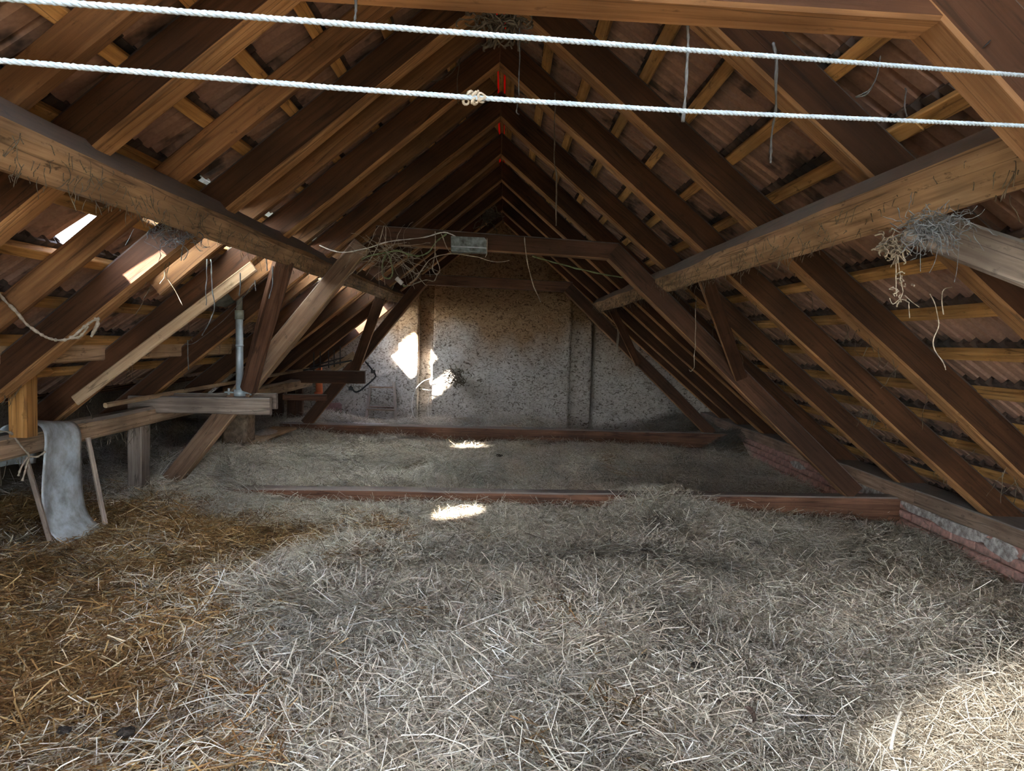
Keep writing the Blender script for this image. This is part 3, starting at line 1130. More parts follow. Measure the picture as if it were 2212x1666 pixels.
def scatter(n, x0, x1, y0, y1, zoff=0.0):
    xs = RNG.uniform(x0, x1, n)
    ys = RNG.uniform(y0, y1, n)
    zs = hay_h(xs, ys) + zoff
    for x, y, z in zip(xs, ys, zs):
        if not in_view(Vector((x, y, z)), 260):
            continue
        gold = sstep(-0.2, -1.7, x + 0.25 * math.sin(y * 2.1)) * sstep(5.9, 5.2, y)
        straw = RNG.random() < 0.92 * float(gold) + 0.03
        pts.append((x, y, z))
        ids.append(NH + RNG.integers(NS) if straw else RNG.integers(NH))
        gx_ = float(hay_h(x + .12, y) - hay_h(x - .12, y)) / .24
        gy_ = float(hay_h(x, y + .12) - hay_h(x, y - .12)) / .24
        qn = Vector((-gx_, -gy_, 1)).normalized().to_track_quat('Z', 'Y').to_matrix() @ Matrix.Rotation(RNG.uniform(0, 6.28), 3, 'Z')
        rots.append(tuple(qn.to_euler()))
        scl.append(RNG.uniform(.8, 1.2))
        n1 = mnoise.noise(Vector((x * 1.1, y * 1.6, 3.3)))
        n2 = mnoise.noise(Vector((x * 4, y * 4, 9.3)))
        g = 1.0 + 0.30 * n1 + 0.30 * n2 + RNG.normal(0, .08)
        damp_shade = 0.0                                       # wet, darker old hay, deepened to paint in the shade of folds
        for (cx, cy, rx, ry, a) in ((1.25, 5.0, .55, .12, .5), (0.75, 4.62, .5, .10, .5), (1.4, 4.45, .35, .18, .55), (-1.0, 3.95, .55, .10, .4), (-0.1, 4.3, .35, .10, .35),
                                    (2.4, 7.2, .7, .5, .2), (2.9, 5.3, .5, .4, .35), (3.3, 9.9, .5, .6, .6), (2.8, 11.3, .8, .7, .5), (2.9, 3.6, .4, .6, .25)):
            damp_shade += a * math.exp(-((x - cx) / rx) ** 2 - ((y - cy) / ry) ** 2)
        g *= 1 - min(.72, damp_shade * 1.35)
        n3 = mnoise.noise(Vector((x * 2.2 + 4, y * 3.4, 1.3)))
        g *= 1 - .45 * max(0.0, min(1.0, (n3 - .18) * 3))  # shadowed folds painted in as noise-placed darkening
        warm = 0.05 * n2
        grn = 1.0
        tnt.append((g * (1 + warm), g * grn, g * (1 - warm), 1))


scatter(900, -3.4, 3.3, 2.2, 4.4)
scatter(760, -3.6, 3.2, 4.4, 7.2)
scatter(620, -4.6, 3.2, 7.2, 11.5)
scatter(30, .9, 1.7, 5.55, 5.75, .02)
npt = len(pts)
hv = np.concatenate([bverts, np.array(pts)])
hme = bpy.data.meshes.new('hay_layer')
hme.from_pydata(hv.tolist(), [], bfaces.tolist())
hme.update()
hme.materials.append(M['bed'])
nb = len(bverts)


def attr(name, typ, arr, key):
    a = hme.attributes.new(name, typ, 'POINT')
    a.data.foreach_set(key, np.ascontiguousarray(arr).ravel())


attr('sel', 'BOOLEAN', np.r_[np.zeros(nb, bool), np.ones(npt, bool)], 'value')
attr('idx', 'INT', np.r_[np.zeros(nb, np.int32), np.array(ids, np.int32)], 'value')
attr('scl', 'FLOAT', np.r_[np.ones(nb, np.float32), np.array(scl, np.float32)], 'value')
attr('rot', 'FLOAT_VECTOR', np.r_[np.zeros((nb, 3), np.float32), np.array(rots, np.float32)], 'vector')
attr('tint', 'FLOAT_COLOR', np.r_[np.ones((nb, 4), np.float32), np.array(tnt, np.float32)], 'color')
hay = bpy.data.objects.new('hay_layer', hme)
hay['kind'] = 'stuff'
hay['label'] = 'deep layer of loose dry hay and straw covering the whole loft floor'
hay['category'] = 'hay'
COL.objects.link(hay)

ng = bpy.data.node_groups.new('hay_stalks', 'GeometryNodeTree')
ng.interface.new_socket('Geometry', in_out='INPUT', socket_type='NodeSocketGeometry')
ng.interface.new_socket('Geometry', in_out='OUTPUT', socket_type='NodeSocketGeometry')
gi, go = ng.nodes.new('NodeGroupInput'), ng.nodes.new('NodeGroupOutput')
iop = ng.nodes.new('GeometryNodeInstanceOnPoints')
ci = ng.nodes.new('GeometryNodeCollectionInfo')
ci.inputs['Collection'].default_value = src
ci.inputs['Separate Children'].default_value = True
ci.inputs['Reset Children'].default_value = True


def named(nm, typ):
    n_ = ng.nodes.new('GeometryNodeInputNamedAttribute')
    n_.data_type = typ
    n_.inputs['Name'].default_value = nm
    return n_.outputs[0]


jg = ng.nodes.new('GeometryNodeJoinGeometry')
e2r = ng.nodes.new('FunctionNodeEulerToRotation')
L = ng.links.new
L(gi.outputs[0], iop.inputs['Points'])
L(named('sel', 'BOOLEAN'), iop.inputs['Selection'])
L(ci.outputs[0], iop.inputs['Instance'])
iop.inputs['Pick Instance'].default_value = True
L(named('idx', 'INT'), iop.inputs['Instance Index'])
L(named('rot', 'FLOAT_VECTOR'), e2r.inputs[0])
L(e2r.outputs[0], iop.inputs['Rotation'])
L(named('scl', 'FLOAT'), iop.inputs['Scale'])
L(iop.outputs[0], jg.inputs[0])
L(gi.outputs[0], jg.inputs[0])
L(jg.outputs[0], go.inputs[0])
md = hay.modifiers.new('stalks', 'NODES')
md.node_group = ng

# ------------------------------------------------------------------ white lines across the top
def rope_mesh(name, pts, r, mat, pitch=0.026):
    pts = [Vector(p) for p in pts]
    seg = []
    for a, b in zip(pts[:-1], pts[1:]):
        k = max(2, int((b - a).length / (pitch / 5)))
        seg += [a.lerp(b, i / k) for i in range(k)]
    seg.append(pts[-1])
    parts = []
    dist = 0.0
    t0 = (pts[-1] - pts[0]).normalized()
    e1 = t0.orthogonal().normalized()
    e2 = t0.cross(e1)
    for k in range(3):
        line = []
        dist = 0
        for i, p in enumerate(seg):
            if i:
                dist += (p - seg[i - 1]).length
            a = 2 * PI * (dist / pitch + k / 3)
            line.append(p + e1 * math.cos(a) * r * .5 + e2 * math.sin(a) * r * .5)
        parts.append(tube_geo(line, r * .56, 5))
    vs, fs = join_geo(parts)
    return mesh_obj(name, vs, fs, M[mat], smooth=True)


a, b = P(60, 0, .85), P(2212, 163, 1.37)
o = rope_mesh('line', [a + (a - b) * .3, a, b, b + (b - a) * .085], .0042, 'rope')
tag(o, 'upper white twisted line strung across the whole top of the loft', 'line', 'white lines')
q = [P(0, 131, .95), P(740, 191, 1.075), P(1020, 211, 1.13), P(1480, 240, 1.23), P(2212, 272, 1.41)]
ln = thing('line', 'lower white twisted line with a knot, strung below the other line', 'line', q[2], 'white lines')
o = rope_mesh('cord', [q[0] + (q[0] - q[1]) * .8] + q + [q[4] + (q[4] - q[3]) * .16], .0042, 'rope')
o.parent = ln
o.matrix_basis = Matrix.Translation(-ln.location) @ o.matrix_basis
parts = []
for i in range(16):
    c = q[2] + Vector((random.uniform(-.016, .016), random.uniform(-.005, .005), random.uniform(-.006, .006)))
    d = Vector((random.uniform(-1, 1), random.uniform(-1, 1), random.uniform(-1, 1))).normalized()
    e_ = d.orthogonal()
    parts.append(tube_geo([c + (e_ * math.cos(t) + d * math.sin(t)) * .0048 for t in np.linspace(0, 5.2, 9)], .0019, 5))
vs, fs = join_geo(parts)
k = mesh_obj('knot', vs, fs, M['twine'], ln, smooth=True)
k['label'] = 'grey frayed knot'


# ------------------------------------------------------------------ dusty threads and cobwebs
def strand(p0, p1, r=.0016, amp=.012, n=10, freq=9):
    p0, p1 = Vector(p0), Vector(p1)
    pts = [p0.lerp(p1, i / n) for i in range(n + 1)]
    pts = [pts[0]] + wiggle(pts[1:], amp, freq)
    rs = [r * random.uniform(.5, 1.6) for _ in pts]
    return tube_geo(pts, rs, 4)


def threads(name, lst, mat, label, cat='cobweb', group=None, r=.0016, amp=.012):
    root = thing(name, label, cat, lst[0][0], group) if len(lst) > 1 else None
    for poly in lst:
        pp = wiggle(spline(poly, 7), amp, 11) if amp else spline(poly, 7)
        pp[0] = Vector(poly[0])
        vs, fs = tube_geo(pp, [r * random.uniform(.6, 1.5) for _ in pp], 5)
        o = mesh_obj('strand' if root else name, vs, fs, M[mat], root, smooth=True)
    return root or tag(o, label, cat, group)


def pp(Y, *uv):
    return [P(u, v, Y) for u, v in uv]


threads('hanging_string', [pp(1.66, (1487, 20), (1486, 90), (1483, 170), (1477, 262))], 'web', 'grey fluffy string hanging from the nearest collar beam past both white lines', 'string', r=.0034, amp=.004)
threads('hanging_string', [pp(2.1, (1671, 92), (1676, 135), (1673, 240), (1668, 320), (1667, 352))], 'web', 'grey fluffy string hanging by the white lines, right of the longer one', 'string', r=.0040, amp=.006)
threads('hanging_string', [pp(1.62, (767, -10), (768, 20), (766, 46))], 'web', 'short grey string stub above the upper white line', 'string', r=.003, amp=.004)
threads('cobweb', [pp(2.3, (1902, 120), (1898, 160), (1880, 190), (1850, 212)), pp(2.3, (1850, 212), (1870, 205), (1888, 180)), pp(2.3, (1955, 190), (1950, 225), (1957, 248))], 'web', 'thin loops of cobweb on the batten at upper right, by the lines', r=.0022)
threads('cobweb', [pp(4.6, (1199, 200), (1198, 330), (1201, 420), (1200, 487))], 'webdark', 'long dark dust thread hanging right of the roof ridge', r=.0042, amp=.012)
threads('cobweb', [pp(3.2, (1122, 60), (1124, 120), (1121, 165), (1122, 205)), pp(3.2, (1118, 215), (1116, 240), (1122, 248))], 'web', 'glinting threads of cobweb just right of the ridge', r=.0026, amp=.01)
threads('cobweb', [pp(4.5, (992, 120), (988, 200), (990, 225)), pp(4.5, (1005, 70), (998, 120), (965, 165), (930, 175))], 'webdark', 'dark thread with a loop left of the ridge, under the lines', r=.0028, amp=.01)
threads('hanging_string', [pp(5.8, (1133, 512), (1138, 560), (1150, 610), (1168, 652))], 'twine', 'pale twine hanging from the collar beam right of the grey box', 'string', r=.0038, amp=.006)
threads('hanging_string', [pp(9.6, (1335, 690), (1333, 740), (1330, 778)), pp(9.6, (1338, 690), (1336, 730), (1331, 778))], 'twine', 'pale looped string hanging before the right end of the gable wall', 'string', r=.005, amp=.006)
threads('hanging_string', [pp(5.7, (1503, 640), (1502, 720), (1499, 795)), pp(5.7, (1499, 795), (1492, 802), (1488, 798))], 'twine', 'thin string hanging along the right leg of the middle truss', 'string', r=.003, amp=.01)
threads('hanging_string', [pp(4.3, (455, 560), (458, 630), (460, 680), (436, 725)), pp(4.3, (447, 560), (444, 660))], 'web', 'pale hanging strings crossing the planked rafter at the left', 'string', r=.0032, amp=.012)
threads('hanging_string', [pp(4.9, (405, 735), (406, 770), (407, 800))], 'web', 'short white thread hanging over the left level timber', 'string', r=.003, amp=.004)
threads('cobweb', [pp(4.6, (519, 590), (520, 615), (516, 640)), pp(4.6, (575, 560), (577, 585)), pp(4.7, (590, 575), (588, 612), (582, 645)), pp(4.7, (551, 605), (551, 628))], 'web', 'white cobweb threads dangling above the steel pipe', r=.0035, amp=.006)
threads('cobweb', [pp(5.2, (548, 612), (500, 675), (430, 735), (400, 745))], 'web', 'single bright cobweb thread slanting past the steel pipe', r=.0018, amp=.004)
# two thick clots of grey cobweb, tangled strands
def clot(name, cu, cv, Y, ru, rv, n, mat, label, hang=(), r=.0022, cat='cobweb', curl=.9):
    c = P(cu, cv, Y)
    sx, sz = ru / F * Y, rv / F * Y
    parts = []
    for i in range(n):
        p = c + Vector((random.gauss(0, .45) * sx, random.gauss(0, .4) * sx, random.gauss(0, .45) * sz))
        pts = [p]
        d = Vector((random.uniform(-1, 1), random.uniform(-1, 1), random.uniform(-1, 1))).normalized()
        for j in range(7):
            d = (d + Vector((random.uniform(-1, 1), random.uniform(-1, 1), random.uniform(-1, .8))) * curl).normalized()
            pts.append(pts[-1] + d * sx * .16)
        parts.append(tube_geo(pts, [r * random.uniform(.4, 1.7) for _ in pts], 4))
    for poly in hang:
        q_ = wiggle(spline(pp(Y, *poly), 6), .006, 14)
        parts.append(tube_geo(q_, [r * random.uniform(.5, 1.1) for _ in q_], 4))
    vs, fs = join_geo(parts)
    o = mesh_obj(name, vs, fs, M[mat], smooth=True)
    return tag(o, label, cat)


clot('cobweb', 2020, 488, 2.0, 64, 30, 130, 'web', 'thick clot of grey cobweb hanging under the right purlin', r=.0011,
     hang=[[(2050, 470), (2062, 500), (2058, 535)], [(1992, 500), (1986, 560), (1986, 585)], [(2025, 500), (2020, 560), (2008, 590)], [(2072, 470), (2070, 530), (2068, 560), (2066, 590), (2063, 612)], [(1975, 500), (1972, 540), (1952, 562)]])
clot('cobweb', 1945, 620, 2.25, 22, 30, 12, 'twine', 'dangling tangle of straw bits and web below the grey cobweb clot', r=.0020,
     hang=[[(1935, 565), (1932, 600), (1938, 640)], [(1940, 565), (1946, 605), (1950, 630)], [(1922, 645), (1930, 657), (1945, 645), (1950, 630)], [(1955, 640), (1985, 665)], [(1963, 655), (1964, 688)], [(2010, 635), (2020, 660), (2028, 700), (2018, 740), (2035, 780), (2040, 800)], [(2055, 620), (2035, 630), (2040, 680)]])
clot('cobweb', 372, 506, 3.55, 50, 20, 45, 'web', 'bluish clot of cobweb in the lit gap below the left purlin', r=.0016,
     hang=[[(328, 482), (345, 500), (372, 520), (400, 528)], [(310, 520), (335, 535), (360, 550)], [(290, 495), (280, 515), (270, 530)]])
clot('bird_nest', 1086, 48, 3.3, 60, 28, 90, 'webdark', 'ragged bird nest lodged under the roof ridge at the top', r=.004, cat='nest',
     hang=[[(1040, 60), (1060, 80), (1058, 95)], [(1110, 60), (1118, 90), (1120, 110)]])
clot('bird_nest', 1928, 530, 2.5, 30, 26, 70, 'twine', 'small straw nest on the batten beside the grey cobweb clot', r=.0024, cat='nest')
clot('cobweb', 1058, 462, 9.3, 26, 22, 60, 'webdark', 'dusty cobweb bunch high in the far peak of the roof', r=.007)
clot('dry_weed', 722, 903, 11.3, 22, 14, 60, 'webdark', 'dry weed tangle beside the white slab at the gable foot', r=.006, cat='weed', hang=[[(728, 880), (727, 895)]])
clot('dry_weed', 986, 815, 11.78, 20, 18, 70, 'webdark', 'dark dried tuft hanging on the plastered gable wall', r=.006, cat='weed')


# fringes of dust strands on the big timbers, one part of each timber
def fringe(parent, line, n, mat='webdark', lo=.02, hi=.12, r=.0016, spread=.05, face=None):
    parts = []
    ctr = [random.random() for _ in range(max(4, n // 14))]
    for i in range(n):
        t = min(.999, max(0, random.choice(ctr) + random.gauss(0, .035))) if random.random() < .75 else random.random()
        k = t * (len(line) - 1)
        i0 = int(k)
        p = Vector(line[i0]).lerp(Vector(line[i0 + 1]), k - i0)
        off = random.uniform(0, 1)
        p = p + (Vector(face) * off if face else Vector((random.uniform(-spread, spread), 0, 0)))
        ln_ = random.uniform(lo, hi) * random.choice((.5, .8, 1, 1.4))
        d = Vector((random.gauss(0, .35), random.gauss(0, .5), -1)).normalized()
        parts.append(strand(p, p + d * ln_, r, .014, 7, 16))
    vs, fs = join_geo(parts)
    o = mesh_obj('dust_strands', vs, fs, M[mat], parent, smooth=True)
    o['kind'] = 'stuff'
    return o


for sgn in (-1, 1):
    o, c, sz = PUR[sgn]
    S, Nn = slope(sgn)
    lo_edge = c - Nn * (sz / 2 + .006) - S * sz / 2
    fringe(o, [lo_edge + Vector((0, y, 0)) for y in np.linspace(1.4, 10.1, 20)], 640, lo=.012, hi=.075, r=.0012, face=S * sz)
fringe(lb, [Vector((-2.80, y, -.77)) for y in np.linspace(4, 10, 10)], 70, lo=.03, hi=.12)
for o in [x for x in COL.objects if x.name.startswith('rafter')]:
    sgn = 1 if o.location.x > 0 else -1
    y = o.location.y
    if 3 < y < 7:
        pts_ = [on_roof(sgn, s, -.006, y) for s in np.linspace(1.8, 4.2, 8)]
        fringe(o, pts_, 34 if sgn > 0 else 18, lo=.03, hi=.16, r=.0014)

# ------------------------------------------------------------------ wires and twine on the middle collar
Yw = 5.80
threads('wire', [pp(Yw, (690, 530), (735, 545), (790, 537), (840, 522), (915, 513), (955, 502), (972, 505), (985, 512))], 'whitewire', 'pale wire sagging along the collar beam into the grey box', 'wire', r=.0042, amp=.002)
threads('wire', [pp(Yw, (781, 560), (800, 552), (835, 545), (860, 543), (900, 553), (925, 545), (945, 520), (965, 505)),
                 pp(Yw - .02, (836, 545), (826, 570), (827, 595), (840, 602), (848, 590), (845, 565), (837, 545)),
                 pp(Yw, (836, 545), (862, 541), (882, 552), (880, 556)), pp(Yw, (1150, 553), (1215, 572), (1280, 588), (1345, 600))],
        'greenwire', 'green wire coiled and looped over the left end of the collar beam', 'wire', r=.0058, amp=.004)
threads('twine', [pp(Yw, (830, 487), (818, 525), (800, 560), (770, 592)), pp(Yw, (833, 490), (833, 525)), pp(Yw - .01, (940, 500), (940, 530), (938, 560), (934, 580), (942, 592), (950, 585), (945, 565), (940, 545)),
                  pp(Yw, (946, 592), (938, 607), (920, 605), (900, 612), (880, 618), (870, 614)), pp(Yw, (953, 505), (965, 535), (975, 548)), pp(Yw, (972, 548), (1000, 550), (1030, 555), (1070, 566), (1100, 562)),
                  pp(Yw, (1052, 515), (1052, 545), (1048, 555)), pp(Yw, (975, 548), (930, 560), (900, 600), (885, 612))], 'twine', 'old baling twine looped over the collar beam left of the box', 'twine', r=.0038, amp=.005)
clot('hay_tuft', 862, 556, 5.84, 62, 22, 70, 'twine', 'wispy tuft of old hay caught on the left end of the collar beam', r=.0016, cat='hay tuft', curl=.35)
cn = thing('cable_connector', 'off-white cable connector dangling below the green wire loops', 'connector', P(862, 608, Yw))
tube('body', pp(Yw, (856, 601), (869, 613)), .018, 'whitewire', cn, 8)
tube('cable', spline(pp(Yw, (869, 613), (873, 619), (880, 617)), 5), .005, 'greenwire', cn, 6)

# grey lamp box on the collar
lbx = thing('lamp_box', 'grey speckled metal box lamp fixed on the middle collar beam', 'lamp', P(1012, 527, 5.82))
A, B_, C_, D_ = P(974, 510, 5.80), P(1052, 514, 5.80), P(1052, 544, 5.80), P(974, 540, 5.80)


def prism(name, loop, dy, mat, parent):
    n = len(loop)
    vs = [Vector(p) for p in loop] + [Vector(p) + Vector((0, dy, 0)) for p in loop]
    fs = [tuple(range(n)), tuple(reversed(range(n, 2 * n)))]
    for i in range(n):
        j = (i + 1) % n
        fs.append((i, n + i, n + j, j))
    o = mesh_obj(name, vs, fs, M[mat], parent)
    bm = bmesh.new()
    bm.from_mesh(o.data)
    bmesh.ops.recalc_face_normals(bm, faces=bm.faces)
    bmesh.ops.bevel(bm, geom=[e for e in bm.edges], offset=.002, segments=1, affect='EDGES')
    bm.to_mesh(o.data)
    bm.free()
    return o


prism('housing', pp(5.79, (974, 539), (1051, 543), (1051.5, 519), (1046, 513), (974, 510)), .07, 'lampbox', lbx)
prism('ridge', pp(5.782, (975, 533), (1051, 537), (1051, 534.5), (975, 530.5)), .02, 'sheet', lbx)
prism('bottom_flange', pp(5.775, (974, 543), (1052, 547), (1052, 543), (974, 539)), .085, 'lampbox', lbx)

# ------------------------------------------------------------------ steel mast on the left clamp planks
ms = thing('steel_pipe', 'galvanised steel pipe rising from the clamp plank through the roof', 'pipe', P(518, 852, 5.92))
p0, p1 = P(518, 856, 5.845), P(517, 682, 5.845)
tube('pole', [p0, p0.lerp(p1, .5), p1], .029, 'zinc', ms, 16)
p2 = P(517.5, 625, 5.845)
tube('upper_tube', [p1 - Vector((0, 0, .02)), p2 + Vector((0, 0, .1))], .024, 'lead', ms, 14)
tube('sleeve', [p1 + Vector((0, 0, -.03)), p1 + Vector((0, 0, .045))], .036, 'lead', ms, 16)
tube('joint_ring', [p0.lerp(p1, .62), p0.lerp(p1, .64)], .032, 'zinc', ms, 16)
tube('base_collar', [p0, p0 + Vector((0, 0, .055))], .046, 'zinc', ms, 16)
for sx in (-1, 1):
    beam('flange_ear', p0 + Vector((sx * .045, 0, .03)), p0 + Vector((sx * .12, 0, .03)), .05, .012, 'zinc', ms, ch=.003, rough=0)
    tube('bolt', [p0 + Vector((sx * .09, 0, .01)), p0 + Vector((sx * .09, 0, .06))], .010, 'zinc', ms, 6)
vs, fs = [], []
nn = 13
S, Nn = slope(-1)
for i in range(nn):
    for j in range(nn):
        s_, y_ = (i / (nn - 1) - .5) * .42, (j / (nn - 1) - .5) * .34
        h_ = mnoise.noise(Vector((s_ * 14, y_ * 14, 2))) * .02
        vs.append(P(520, 632, 5.74) + S * s_ + Vector((0, y_, 0)) + Nn * (h_ + .03))
for i in range(nn - 1):
    for j in range(nn - 1):
        a = i * nn + j
        fs.append((a, a + 1, a + nn + 1, a + nn))
o = mesh_obj('roof_flashing', vs, fs, M['lead'], ms, smooth=True)
sm = o.modifiers.new('thick', 'SOLIDIFY')
sm.thickness = .006
o['label'] = 'crumpled grey-green lead flashing'

# ------------------------------------------------------------------ grey sheet slung over the low beam
def grid_sheet(name, fn, nu, nv, mat, th=.003):
    vs = [fn(i / (nu - 1), j / (nv - 1)) for i in range(nu) for j in range(nv)]
    fs = []
    for i in range(nu - 1):
        for j in range(nv - 1):
            a = i * nv + j
            fs.append((a, a + nv, a + nv + 1, a + 1))
    o = mesh_obj(name, vs, fs, M[mat], smooth=True)
    m_ = o.modifiers.new('thick', 'SOLIDIFY')
    m_.thickness = th
    return o


prof = [(-3.05, -.88), (-3.03, -.66), (-2.95, -.605), (-2.86, -.600), (-2.79, -.615), (-2.755, -.68), (-2.75, -.80), (-2.745, -.92), (-2.735, -1.04), (-2.715, -1.15), (-2.67, -1.24), (-2.59, -1.31)]
ps = [Vector((x, 0, z)) for x, z in prof]
fine = spline(ps, 4)


def sheet_fn(u, v):
    k = u * (len(fine) - 1)
    i = min(int(k), len(fine) - 2)
    p = fine[i].lerp(fine[i + 1], k - i)
    w_ = (v - .5)
    y = 4.46 + w_ * (.42 - .04 * math.sin(u * 6)) + .02 * math.sin(u * 5)
    p = p + Vector((.012 * math.sin(v * 7 + u * 4) + .01 * math.cos(v * 3.1), y, .008 * math.sin(v * 5) - .03 * w_ * (1 - u)))
    return p


o = grid_sheet('grey_sheet', sheet_fn, 46, 14, 'sheet', .004)
tag(o, 'long grey sheet of roofing felt slung over the low beam and hanging to the hay', 'sheet')
o = beam('stick', PX(56, 992, -2.78), PX(107, 1168, -2.66), .03, .026, 'grey_wood', None, rough=.004, step=.15, ch=.006)
tag(o, 'thin stick leaning on the low beam, left of the grey sheet', 'stick', 'leaning sticks')
o = beam('stick', PX(190, 946, -2.77), PX(230, 1146, -2.60), .03, .026, 'grey_wood', None, rough=.004, step=.15, ch=.006)
tag(o, 'thin stick leaning on the low beam, right of the grey sheet', 'stick', 'leaning sticks')
threads('twine', [[PX(-30, 930, -2.77), PX(20, 934, -2.77), PX(34, 948, -2.77), PX(52, 972, -2.76), PX(62, 985, -2.76), PX(58, 1005, -2.76), PX(48, 1040, -2.76)],
                  [PX(62, 985, -2.76), PX(80, 986, -2.74), PX(98, 975, -2.70)], [PX(60, 988, -2.76), PX(46, 1010, -2.76), PX(40, 1028, -2.76)]], 'twine', 'old twine knotted round the low beam at the left edge', 'twine', r=.006, amp=.006)
threads('twine', [pp(3.3, (-60, 560), (0, 638), (30, 668), (60, 702), (95, 726), (125, 734), (152, 730), (175, 712), (198, 694), (214, 688)),
                  pp(3.3, (205, 690), (212, 700), (202, 722)), pp(3.3, (152, 730), (170, 728), (190, 705)), pp(3.3, (214, 688), (208, 704), (196, 728))],
        'twine', 'frayed twine sagging in a curve from the left edge', 'twine', r=.0065, amp=.005)

# ------------------------------------------------------------------ by the far truss
pv = thing('drain_pipe', 'orange plastic drain pipe standing behind the far truss at the left', 'pipe', P(690, 900, 11.3))
a, b = P(691, 905, 11.3), P(687, 752, 11.3)
tube('pipe_body', [a, b + Vector((0, 0, .1))], .055, 'pvc', pv, 18)
c = P(688, 855, 11.3)
tube('socket', [c - Vector((0, 0, .06)), c + Vector((0, 0, .06))], .066, 'pvc', pv, 18)

rk = thing('wire_rack', 'rusty black wire rack lying on the far clamp plank', 'rack', P(720, 790, 9.9))
tube('rail', pp(9.86, (655, 800), (720, 786), (760, 779)), .012, 'black', rk, 5)
tube('rail', pp(10.2, (670, 792), (725, 777), (768, 765)), .010, 'black', rk, 5)
for u, v in ((678, 796), (692, 793), (710, 789), (722, 787), (735, 783)):
    tube('tine', pp(9.86, (u, v + 6), (u, v - 28 - random.random() * 8)), .008, 'black', rk, 5)
o = beam('offcut_board', P(716, 800, 9.95), P(766, 766, 9.95), .16, .03, 'pale', None, up=(-.5, -.6, .6))
tag(o, 'short pale offcut board propped on the far clamp plank', 'board')
hk = thing('bent_bracket', 'bent black metal bracket hanging by the far left truss leg', 'bracket', P(795, 815, 9.7))
tube('arm', spline(pp(9.7, (789, 781), (803, 798), (811, 810), (808, 818), (790, 834), (776, 845), (766, 846), (757, 834)), 5), .012, 'black', hk, 6)
for u, v in ((806, 801), (758, 838)):
    p = P(u, v, 9.7)
    beam('lug', p - Vector((.03, 0, .012)), p + Vector((.03, 0, -.012)), .03, .045, 'black', hk, ch=.004)

ld = thing('wooden_ladder', 'short grey wooden ladder leaning on the left of the gable wall', 'ladder', P(824, 912, 11.75))
for (u0, v0, u1, v1) in ((790, 918, 800, 832), (856, 918, 851, 826)):
    beam('rail', P(u0, v0, 11.55), P(u1, v1, 11.88), .045, .035, 'plate', ld, up=(0, -1, .3), ch=.005)
for (u0, v0, u1, v1, yy) in ((799, 836, 852, 837, 11.84), (794, 878, 853, 881, 11.70), (793, 884, 854, 886, 11.66)):
    beam('rung', P(u0, v0, yy), P(u1, v1, yy), .04, .03, 'plate', ld, ch=.005)
o = prism('red_panel', pp(11.75, (703, 906), (738, 905), (738, 874), (733, 870), (712, 871), (703, 880)), .02, 'redpanel', None)
tag(o, 'faded red panel standing against the gable foot, left of the ladder', 'panel')
o = beam('white_slab', P(698, 906, 11.4), P(730, 906, 11.4), .3, .05, 'white_plaster', None)
tag(o, 'pale slab lying at the gable foot by the dry weed', 'slab')

# sack on the plank
vs, fs = [], []
c = PX(575, 938, -2.93)
for i in range(9):
    th_ = PI * i / 8
    for j in range(14):
        ph = 2 * PI * j / 14
        d = Vector((math.sin(th_) * math.cos(ph), math.sin(th_) * math.sin(ph), math.cos(th_)))
        k_ = 1 + .25 * mnoise.noise(d * 2.2 + Vector((4, 1, 0)))
        vs.append(c + Vector((d.x * .13 * k_, d.y * .30 * k_, d.z * .065 * k_)))
for i in range(8):
    for j in range(14):
        a, b = i * 14 + j, i * 14 + (j + 1) % 14
        fs.append((a, a + 14, b + 14, b))
o = mesh_obj('sack', vs, fs, M['sack'], smooth=True)
tag(o, 'slumped grey sack lying on the pale plank behind the loam pillar', 'sack')

wv = thing('loose_cable', 'thin pale cable drooping in arcs over the dark strip of the gable wall', 'cable', P(915, 870, 11.8))
for poly in (((936, 817), (918, 822), (905, 832), (898, 842), (891, 862), (890, 885), (897, 905), (908, 916)), ((933, 845), (926, 865), (924, 885), (927, 902), (934, 914)), ((913, 841), (925, 843), (936, 843))):
    q_ = spline(pp(11.84, *poly), 6)
    tube('strand', q_, .007, 'whitewire', wv, 5)

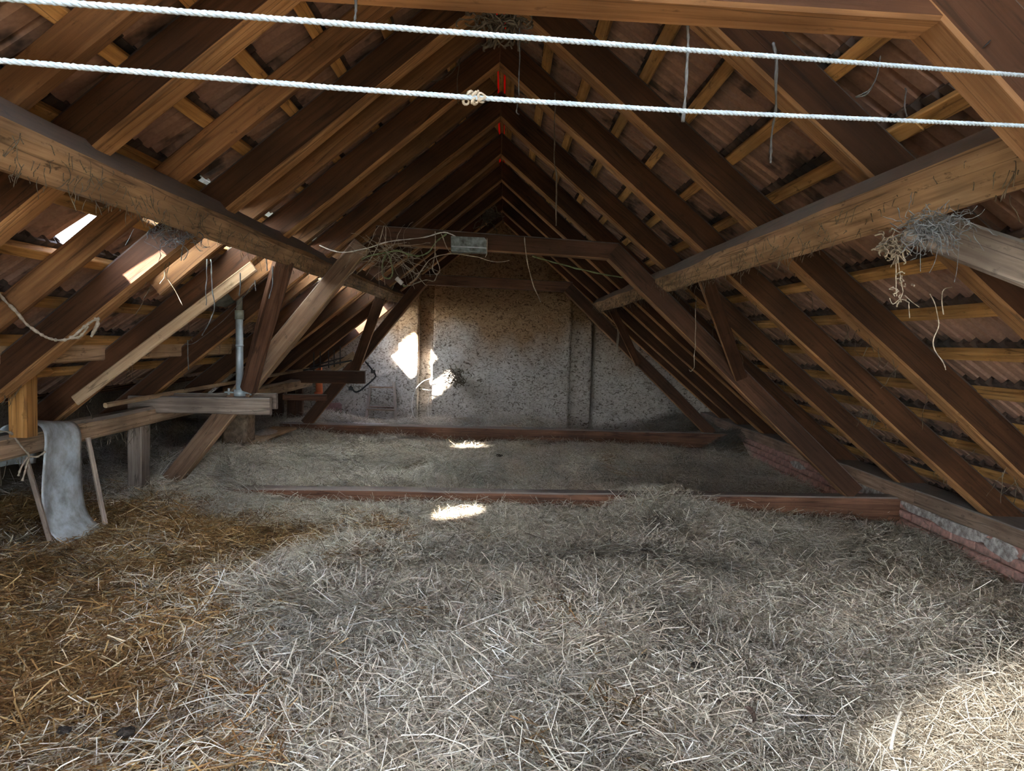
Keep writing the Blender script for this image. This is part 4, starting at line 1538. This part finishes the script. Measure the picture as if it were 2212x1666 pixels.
# small things lying in the hay
LUMPS = [(1385, 1417, 12, 9), (1503, 1437, 14, 7), (1552, 1500, 9, 6), (1740, 1514, 9, 5), (272, 1606, 20, 9), (140, 1592, 16, 9), (747, 1253, 9, 6), (1079, 1330, 10, 7), (1078, 998, 7, 4), (1812, 1440, 9, 6)]
WHERE = ['in the centre right foreground, largest of the right foreground', 'right of the largest right-hand lump', 'below and right of the elongated one', 'far right foreground, near the sunlit patch',
         'bottom left foreground, larger and broader one', 'bottom left corner, beside the broader one', 'left of centre by the tousled ridge of hay', 'middle of the foreground, alone', 'beyond the middle tie beam', 'right foreground, uppermost near the wall side']
for (u, v, ru, rv), wh in zip(LUMPS, WHERE):
    g0 = PZ(u, v, -1.36)
    g0.z = float(hay_h(g0.x, g0.y)) + .055
    rx = ru / F * g0.y
    vs, fs = [], []
    for i in range(7):
        th_ = PI * i / 6
        for j in range(9):
            ph = 2 * PI * j / 9
            d = Vector((math.sin(th_) * math.cos(ph), math.sin(th_) * math.sin(ph), math.cos(th_)))
            k_ = 1 + .5 * mnoise.noise(d * 1.8 + Vector((u, v, 0)) * .013)
            vs.append(g0 + Vector((d.x * rx, d.y * rx * .8, d.z * rx * .45)) * k_)
    for i in range(6):
        for j in range(9):
            a, b = i * 9 + j, i * 9 + (j + 1) % 9
            fs.append((a, a + 9, b + 9, b))
    o = mesh_obj('dark_lump', vs, fs, M['dung'])
    tag(o, 'small dark lump on the hay, ' + wh, 'lump', 'dark lumps on the hay')
g0, g1 = PZ(1612, 1524, -1.34), PZ(1626, 1556, -1.34)
o = beam('bark_strip', g0, g1, .020, .010, 'bark', None, rough=.020, step=.008, taper=.55, bow=(.012,))
tag(o, 'dark strip of bark lying on the hay in the right foreground', 'bark')
q_ = spline([PZ(1946, 1538, -1.31), PZ(1937, 1562, -1.305), PZ(1929, 1590, -1.31), PZ(1925, 1618, -1.325)], 5)
o = tube('pale_stalk', q_, .006, 'whitewire', None, 6)
tag(o, 'thick pale curved stalk lying by the sunlit hay at lower right', 'stalk')
o = tube('bolt_hole', pp(1.55, (2129, 96), (2129.5, 96.5)), .012, 'black', None, 12)
o.parent = t0
o.matrix_basis = Matrix.Translation(-ploc(t0)) @ o.matrix_basis
